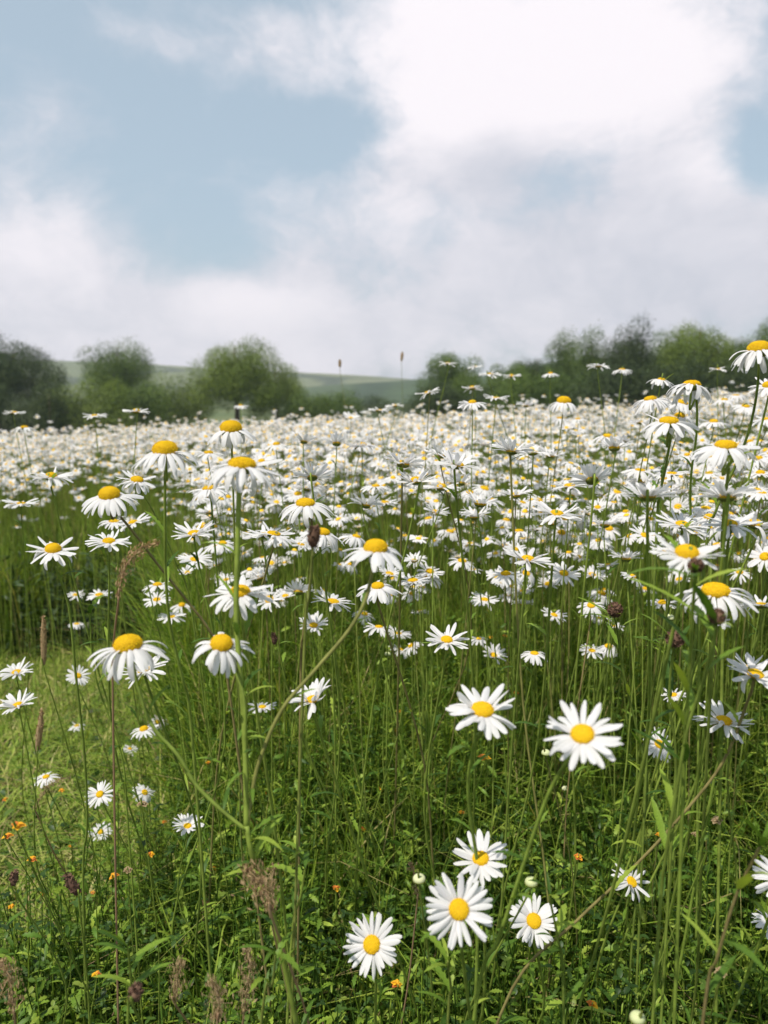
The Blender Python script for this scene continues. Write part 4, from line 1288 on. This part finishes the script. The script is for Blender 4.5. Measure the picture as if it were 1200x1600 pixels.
def spike(px, py, W, Hh, label, lean=0., mat='brown', name='plantain', cat='plantain', group='brown ribwort plantain heads', way=None, D=None):
    D = D or (.008 if W > 7.5 else .013)
    dp = 1200 * D / W
    h = at(px, py, dp); L = Hh * dp / 1200; r = W * dp / 2400
    root, g, loc = plant_root(h + Vector((-math.sin(lean) * L / 2, 0, -math.cos(lean) * L / 2)), way, name, label, cat, group, .01)
    stem_obj(root, loc, .0013, .0008, sides=6)
    a = Acc(); c0 = np.array(h - g); ax = np.array([math.sin(lean), 0, math.cos(lean)])
    pts = [Vector(c0 + ax * L * (t - .5)) for t in np.linspace(0, 1, 9)]
    v, q, t = tube_path(pts, [r * .45, r * .8, r * .95, r, r, r * .9, r * .75, r * .5, r * .15], 10); a.add(v, q, t, rnd=.4)
    n = 150; tt = rng.random(n); an = rng.random(n) * 6.28
    s1 = np.array([math.cos(lean), 0, -math.sin(lean)]); s2 = np.array([0, 1, 0])
    d = np.cos(an)[:, None] * s1 + np.sin(an)[:, None] * s2
    pos = c0 + ax * (L * (tt - .5))[:, None] + d * (r * .85 * np.sin(np.pi * np.clip(tt, .1, .93)) ** .5)[:, None]
    tm = (np.array([(-.4, 0, 0), (.4, 0, 0), (.1, .3, .8), (-.1, .3, .8)]), np.array([(0, 1, 2, 3)]), np.zeros((0, 3), int), np.zeros(1, int), np.zeros(0, int))
    instance(a, tm, frames(d + ax * .8, rng.random(n) * 6) * (r * .7), pos); a.smooth = False
    a.obj('seed_head', M[mat], root)


spike(113, 1382, 14, 38, 'dark brown plantain head leaning left, low at the left', -.5, D=.009)
spike(490, 838, 17, 34, 'brown plantain head beside a drooping daisy left of centre', .1, way=[(488, 870), (483, 940), (476, 1000)])
spike(428, 998, 9, 18, 'small dark plantain head right of the thick straight stem', 0)
spike(22, 1372, 11, 24, 'dark plantain head at the lower left edge near trefoil flowers', .2)
spike(212, 1552, 18, 26, 'blackish plantain head low in the shade at the bottom left', .2)
spike(531, 568, 4, 12, 'pale seed head standing against the sky left of the gap in the trees', 0, 'straw', 'seed_head_stalk', 'seed stalk', 'pale seed stalks against the sky')
spike(628, 557, 4, 14, 'taller pale seed head standing against the sky over the gap', .1, 'straw', 'seed_head_stalk', 'seed stalk', 'pale seed stalks against the sky')
spike(68, 1000, 9, 80, 'upright dry grass head before the dark patch at left', .05, 'straw', 'grass_head', 'grass head', 'dry grass heads')
spike(320, 1425, 8, 66, 'upright pale grass spike low in the dark grass at left', .05, 'straw', 'grass_head', 'grass head', 'dry grass heads')
spike(62, 1140, 9, 70, 'slanting brown grass spike over the mown grass', .18, 'straw', 'grass_head', 'grass head', 'dry grass heads')


def panicle(line, depth, r, label, mat, n=260, way=None):
    """a loose flowering grass head along a line of pixels"""
    P_ = [at(px, py, depth) for px, py in line]
    root, g, loc = plant_root(P_[-1], way, 'flowering_grass', label, 'flowering grass', 'dry flowering grasses', .01)
    stem_obj(root, loc, .0012, .0009, mat='straw', sides=5)
    a = Acc()
    sp = spline([p - g for p in P_], 8)
    v, q, t = tube_path(sp, [.0006] * len(sp), 4); a.add(v, q, t)
    S_ = np.array([tuple(p) for p in sp])
    k = rng.integers(0, len(S_), n)
    w = np.sin(np.pi * np.clip(k / len(S_), .08, .95)) ** .7
    off = rng.normal(0, 1, (n, 3)) * (r * .38 * w)[:, None]
    k = np.clip(k + rng.integers(-2, 3, n), 0, len(S_) - 1); pos = S_[k] + off
    tm = (np.array([(-.5, 0, 0), (0, -.16, .05), (.5, 0, 0), (0, .16, -.02)]), np.array([(0, 1, 2, 3)]), np.zeros((0, 3), int), np.zeros(1, int), np.zeros(0, int))
    dr = (S_[np.maximum(k - 1, 0)] - S_[k]) * 30 + off * 2 / r * .01 + rng.normal(0, .02, (n, 3)) + [0, 0, .02]
    X_ = dr / np.linalg.norm(dr, axis=1)[:, None]
    Y_ = np.cross(X_, rng.normal(size=(n, 3))); Y_ /= np.linalg.norm(Y_, axis=1)[:, None]
    F = np.stack([X_, Y_, np.cross(X_, Y_)], 2) * rng.uniform(.0028, .0055, n)[:, None, None]
    instance(a, tm, F, pos)
    tubes(a, S_[k][:60], pos[:60], 0 * pos[:60], np.full(60, .0003), np.full(60, .0002), 1, 3)
    a.smooth = False
    a.obj('panicle', M[mat], root)


panicle([(246, 848), (222, 856), (205, 872), (192, 896), (184, 930)], .72, .009, 'bent dry grass head arching left below the drooping left daisies', 'straw', 320, way=[(178, 1000), (176, 1080)])
panicle([(384, 1356), (400, 1372), (412, 1390), (425, 1420)], .60, .018, 'fluffy beige grass head at the foot of the branched plant', 'straw', 420)
panicle([(386, 1482), (390, 1515), (386, 1545), (380, 1580)], .66, .014, 'pinkish grass head low in the shade near the bottom', 'pinkseed', 300)
panicle([(282, 1500), (278, 1525), (275, 1560)], .68, .012, 'pinkish grass head left of another one near the bottom edge', 'pinkseed', 220)
panicle([(430, 1352), (424, 1380), (422, 1420)], .7, .008, 'short brown grass tip right of the fluffy beige head', 'pinkseed', 120)
panicle([(330, 1530), (342, 1560), (338, 1590)], .62, .014, 'reddish grass head in the bottom shade between two pinkish ones', 'pinkseed', 260)
panicle([(0, 1500), (15, 1530), (22, 1580)], .66, .014, 'pale grass head at the bottom left corner', 'straw', 240)
panicle([(108, 1215), (85, 1222), (66, 1240), (56, 1262)], 1.15, .014, 'feathery grass head drooping over the mown grass at left', 'pinkseed', 200)
panicle([(640, 1348), (646, 1362), (652, 1400)], .9, .007, 'tiny dry grass tip left of the white bud', 'straw', 80)


def trefoil(px, py, W, label, many=5, depth=None, mat='trefoil', name='trefoil_flower', cat='trefoil', group='yellow and orange trefoil flowers'):
    dp = depth or 1200 * .016 / W
    h = at(px, py, dp)
    while h.z < gzf(h.x, h.y) + .03: dp *= .95; h = at(px, py, dp)
    r = W * dp / 2900
    root, g, loc = plant_root(h, None, name, label, cat, group, .008)
    stem_obj(root, loc, .0009, .0006, sides=4)
    lv_, lq_ = leaf_verts(1, .75, .9, 0, 5)
    base_r = random.choice([.05, .2, .45, .62, .85])
    for i in range(many):
        a_ = i * 6.283 / many + random.random() * .5
        d = Vector((math.cos(a_), math.sin(a_), random.uniform(.2, .9))).normalized()
        sd = Vector((-d.y, d.x, 0)).normalized()
        s = r * random.uniform(.85, 1.15)
        m = np.array(Matrix((d, sd, d.cross(sd))).transposed())
        a = Acc()
        a.add((lv_ * s) @ m.T + np.array(h - g), lq_, rnd=min(.99, base_r + random.uniform(0, .12)))
        v2 = (lv_ * [s * .7, s * .6, s]) @ m.T + np.array(h - g) + np.array([0, 0, s * .35])
        a.add(v2, lq_, rnd=min(.99, base_r + random.uniform(0, .12)))
        a.obj('floret', M[mat], root)


TF = [(28, 1293, 30, 'bright yellow trefoil cluster at the left edge'), (12, 1308, 22, 'orange trefoil just under the left-edge yellow cluster'), (50, 1345, 22, 'yellow-orange trefoil below the left-edge cluster'),
      (178, 1370, 20, 'dull yellow trefoil low left among grass'), (236, 1336, 16, 'red-orange trefoil right of the two little daisies'), (334, 1358, 15, 'orange trefoil left of the branched plant foot'),
      (525, 1390, 19, 'orange trefoil left of the white bud'), (566, 1297, 15, 'yellow-orange trefoil in the dark middle grass'), (593, 1235, 13, 'scarlet trefoil in the middle grass'), (608, 1231, 10, 'dark orange trefoil touching the scarlet one'),
      (757, 1186, 26, 'orange trefoil just below the daisy with upswept petals'), (722, 1271, 17, 'long yellow trefoil left of the thick central stem'), (620, 1540, 24, 'yellow trefoil right under the lowest open daisy'),
      (806, 1084, 14, 'red trefoil right of the daisy with upswept petals'), (622, 1112, 12, 'rusty trefoil left of the upswept daisy'), (903, 1341, 22, 'orange-red trefoil clump above the long slanting stem'),
      (970, 1406, 13, 'yellow trefoil under the crumpled daisy'), (1125, 1357, 15, 'orange trefoil among leafy stems at right'), (1030, 1306, 18, 'yellow trefoil behind the leafy right stems'),
      (902, 1527, 16, 'red trefoil bottom right in the shade'), (950, 1540, 16, 'coral trefoil right of another red one at the bottom'), (925, 1570, 24, 'yellow trefoil near the bottom edge right of centre'),
      (1070, 1545, 14, 'coral red trefoil bottom right'), (755, 1328, 10, 'small orange trefoil above the crossing stem daisy'), (823, 1218, 11, 'yellow trefoil right of the central thick stem'), (832, 1285, 12, 'yellow trefoil beside the long slanting stem'),
      (790, 995, 12, 'small yellow trefoil right of the lone neat daisy'), (768, 997, 12, 'small orange trefoil right beside the lone neat daisy'), (325, 1193, 13, 'orange trefoil behind the left branch'), (257, 1218, 9, 'small yellow trefoil above low left daisies'),
      (256, 1285, 12, 'pale yellow trefoil left of the low flat daisy'), (414, 1240, 12, 'orange trefoil just right of the thick stem'), (464, 1365, 9, 'small dark trefoil in the middle dark grass'), (150, 1525, 22, 'faded pink-orange flower in the bottom left shade'),
      (1090, 1330, 9, 'tiny orange trefoil right of the leafy stems'), (620, 1142, 11, 'faded orange trefoil below the curved branch'), (145, 1395, 12, 'yellow trefoil right of the leaning plantain'), (126, 1395, 14, 'pale yellow trefoil right beside the leaning plantain'),
      (985, 1465, 11, 'small orange trefoil below the crumpled daisy'), (677, 1355, 12, 'reddish trefoil right of the white bud')]
TF += [(96, 1236, 14, 'small yellow trefoil beside the faded low daisy'), (66, 1398, 13, 'rusty orange trefoil below the other left-edge trefoils'), (18, 1418, 16, 'yellow trefoil at the left edge above the pale grass head'),
       (200, 1404, 12, 'orange trefoil below the withered pinkish head'), (110, 1322, 11, 'little orange trefoil left of the lower little daisy'), (84, 1480, 14, 'yellow trefoil in the lower left weeds'),
       (296, 1448, 12, 'dull orange trefoil left of the pale grass spike'), (236, 1490, 12, 'yellow trefoil above the pinkish grass heads'), (8, 1250, 12, 'small yellow trefoil in the mown grass at the left edge')]
for px, py, W, lb in TF: trefoil(px, py, W, lb)


def dry_flower(px, py, W, label):
    trefoil(px, py, W, label, 7, mat='pinkseed', name='faded_flower', cat='faded flower', group='faded brown flower heads')


dry_flower(1126, 1521, 30, 'withered brown flower head at the bottom right')
dry_flower(1120, 1284, 28, 'brown-pink withered head among leafy stems at right')
dry_flower(200, 1362, 22, 'withered pinkish head left of the branched plant')
dry_flower(222, 1258, 24, 'withered pinkish head right of the little low daisy')
dry_flower(1085, 1305, 16, 'small withered head left of the bigger brown-pink one')


def bud(px, py, W, label):
    dp = 1200 * .011 / W
    h = at(px, py, dp); r = W * dp / 2400
    root, g, loc = plant_root(h, None, 'daisy_bud', label, 'daisy bud', 'unopened daisy buds', .008)
    stem_obj(root, loc, .0012, .0008, sides=5)
    a = Acc(); ball(a, h - g, r, 7, 14, .72, .5); bo = a.obj('bud', M['bud'], root)
    c = link('bract_cup', CUP, bo); c.matrix_local = Matrix.Translation(h - g + Vector((0, 0, r * .02))) @ Matrix.Scale(r * 1.05, 4)


bud(655, 1373, 20, 'pale round bud left of the bottom trio and the crossed daisy')
bud(830, 1378, 20, 'pale round bud above the small right daisy of the bottom trio')
bud(996, 1590, 24, 'pale green bud at the very bottom edge, right of centre')
bud(1046, 965, 15, 'small pale bud above the lowest knapweed')
bud(853, 1176, 14, 'tiny green bud below the largest right foreground daisy')
bud(606, 1022, 10, 'tiny pale bud left of the lone neat daisy')
bud(883, 1232, 10, 'tiny pale bud beside the long slanting stem')


# leafy weed stems rising in the right foreground
def leafy_stem(way, depth, n, label, sz=.045, r=.0015, meshes=LANCE):
    P_ = [at(px, py, depth) for px, py in way]
    root, g, loc = plant_root(P_[0], way[1:], 'leafy_stem', label, 'leafy weed', 'leafy green weed stems in the foreground', .005)
    stem_obj(root, loc, r, r * .5)
    add_leaves(root, loc, int(n * 1.3), sz * .8, meshes, .02, .75)


leafy_stem([(1190, 1310), (1150, 1400), (1120, 1500), (1100, 1580)], .5, 8, 'leafy stem rising at the right edge beside two cut-off daisies', .05)
leafy_stem([(860, 1400), (872, 1470), (880, 1540)], .62, 9, 'short leafy stem right of the bottom trio', .04, .0015, LEAVES)
leafy_stem([(480, 1330), (470, 1400), (455, 1480)], .66, 8, 'dark leafy stem right of the fluffy beige grass head', .045, .0016, LEAVES)
leafy_stem([(430, 1490), (425, 1540), (410, 1580)], .60, 8, 'leafy shoot at the bottom left of centre', .04, .0015, LEAVES)
leafy_stem([(200, 1480), (205, 1540), (200, 1585)], .60, 8, 'leafy shoot in the shade at bottom left', .045, .0015, LANCE)
leafy_stem([(700, 1500), (705, 1550), (700, 1590)], .62, 9, 'leafy shoot below the bottom trio', .04, .0015, LEAVES)
leafy_stem([(140, 960), (150, 1060), (190, 1180), (200, 1290)], .9, 6, 'slender leafy stem beside the far left bare stem', .05, .0015, LEAVES)

# ------------------------------------------------------------------ hazy air
a = Acc()
x0, x1, y0, y1, z0, z1 = -620, 620, -60, 640, -6, 60
V = [(x, y, z) for z in (z0, z1) for y in (y0, y1) for x in (x0, x1)]
a.add(np.array(V), [(0, 2, 3, 1), (4, 5, 7, 6), (0, 1, 5, 4), (2, 6, 7, 3), (0, 4, 6, 2), (1, 3, 7, 5)]); a.smooth = False
hm_ = bpy.data.materials.new('haze'); hm_.use_nodes = True; t = hm_.node_tree; t.nodes.clear()
pv = t.nodes.new('ShaderNodeVolumePrincipled'); pv.inputs['Color'].default_value = (.86, .92, 1, 1); pv.inputs['Density'].default_value = .0006; pv.inputs['Anisotropy'].default_value = .3
om = t.nodes.new('ShaderNodeOutputMaterial'); t.links.new(pv.outputs[0], om.inputs['Volume'])
tag(a.obj('haze', hm_), 'thin pale summer haze softening the far hills', 'haze', kind='stuff')
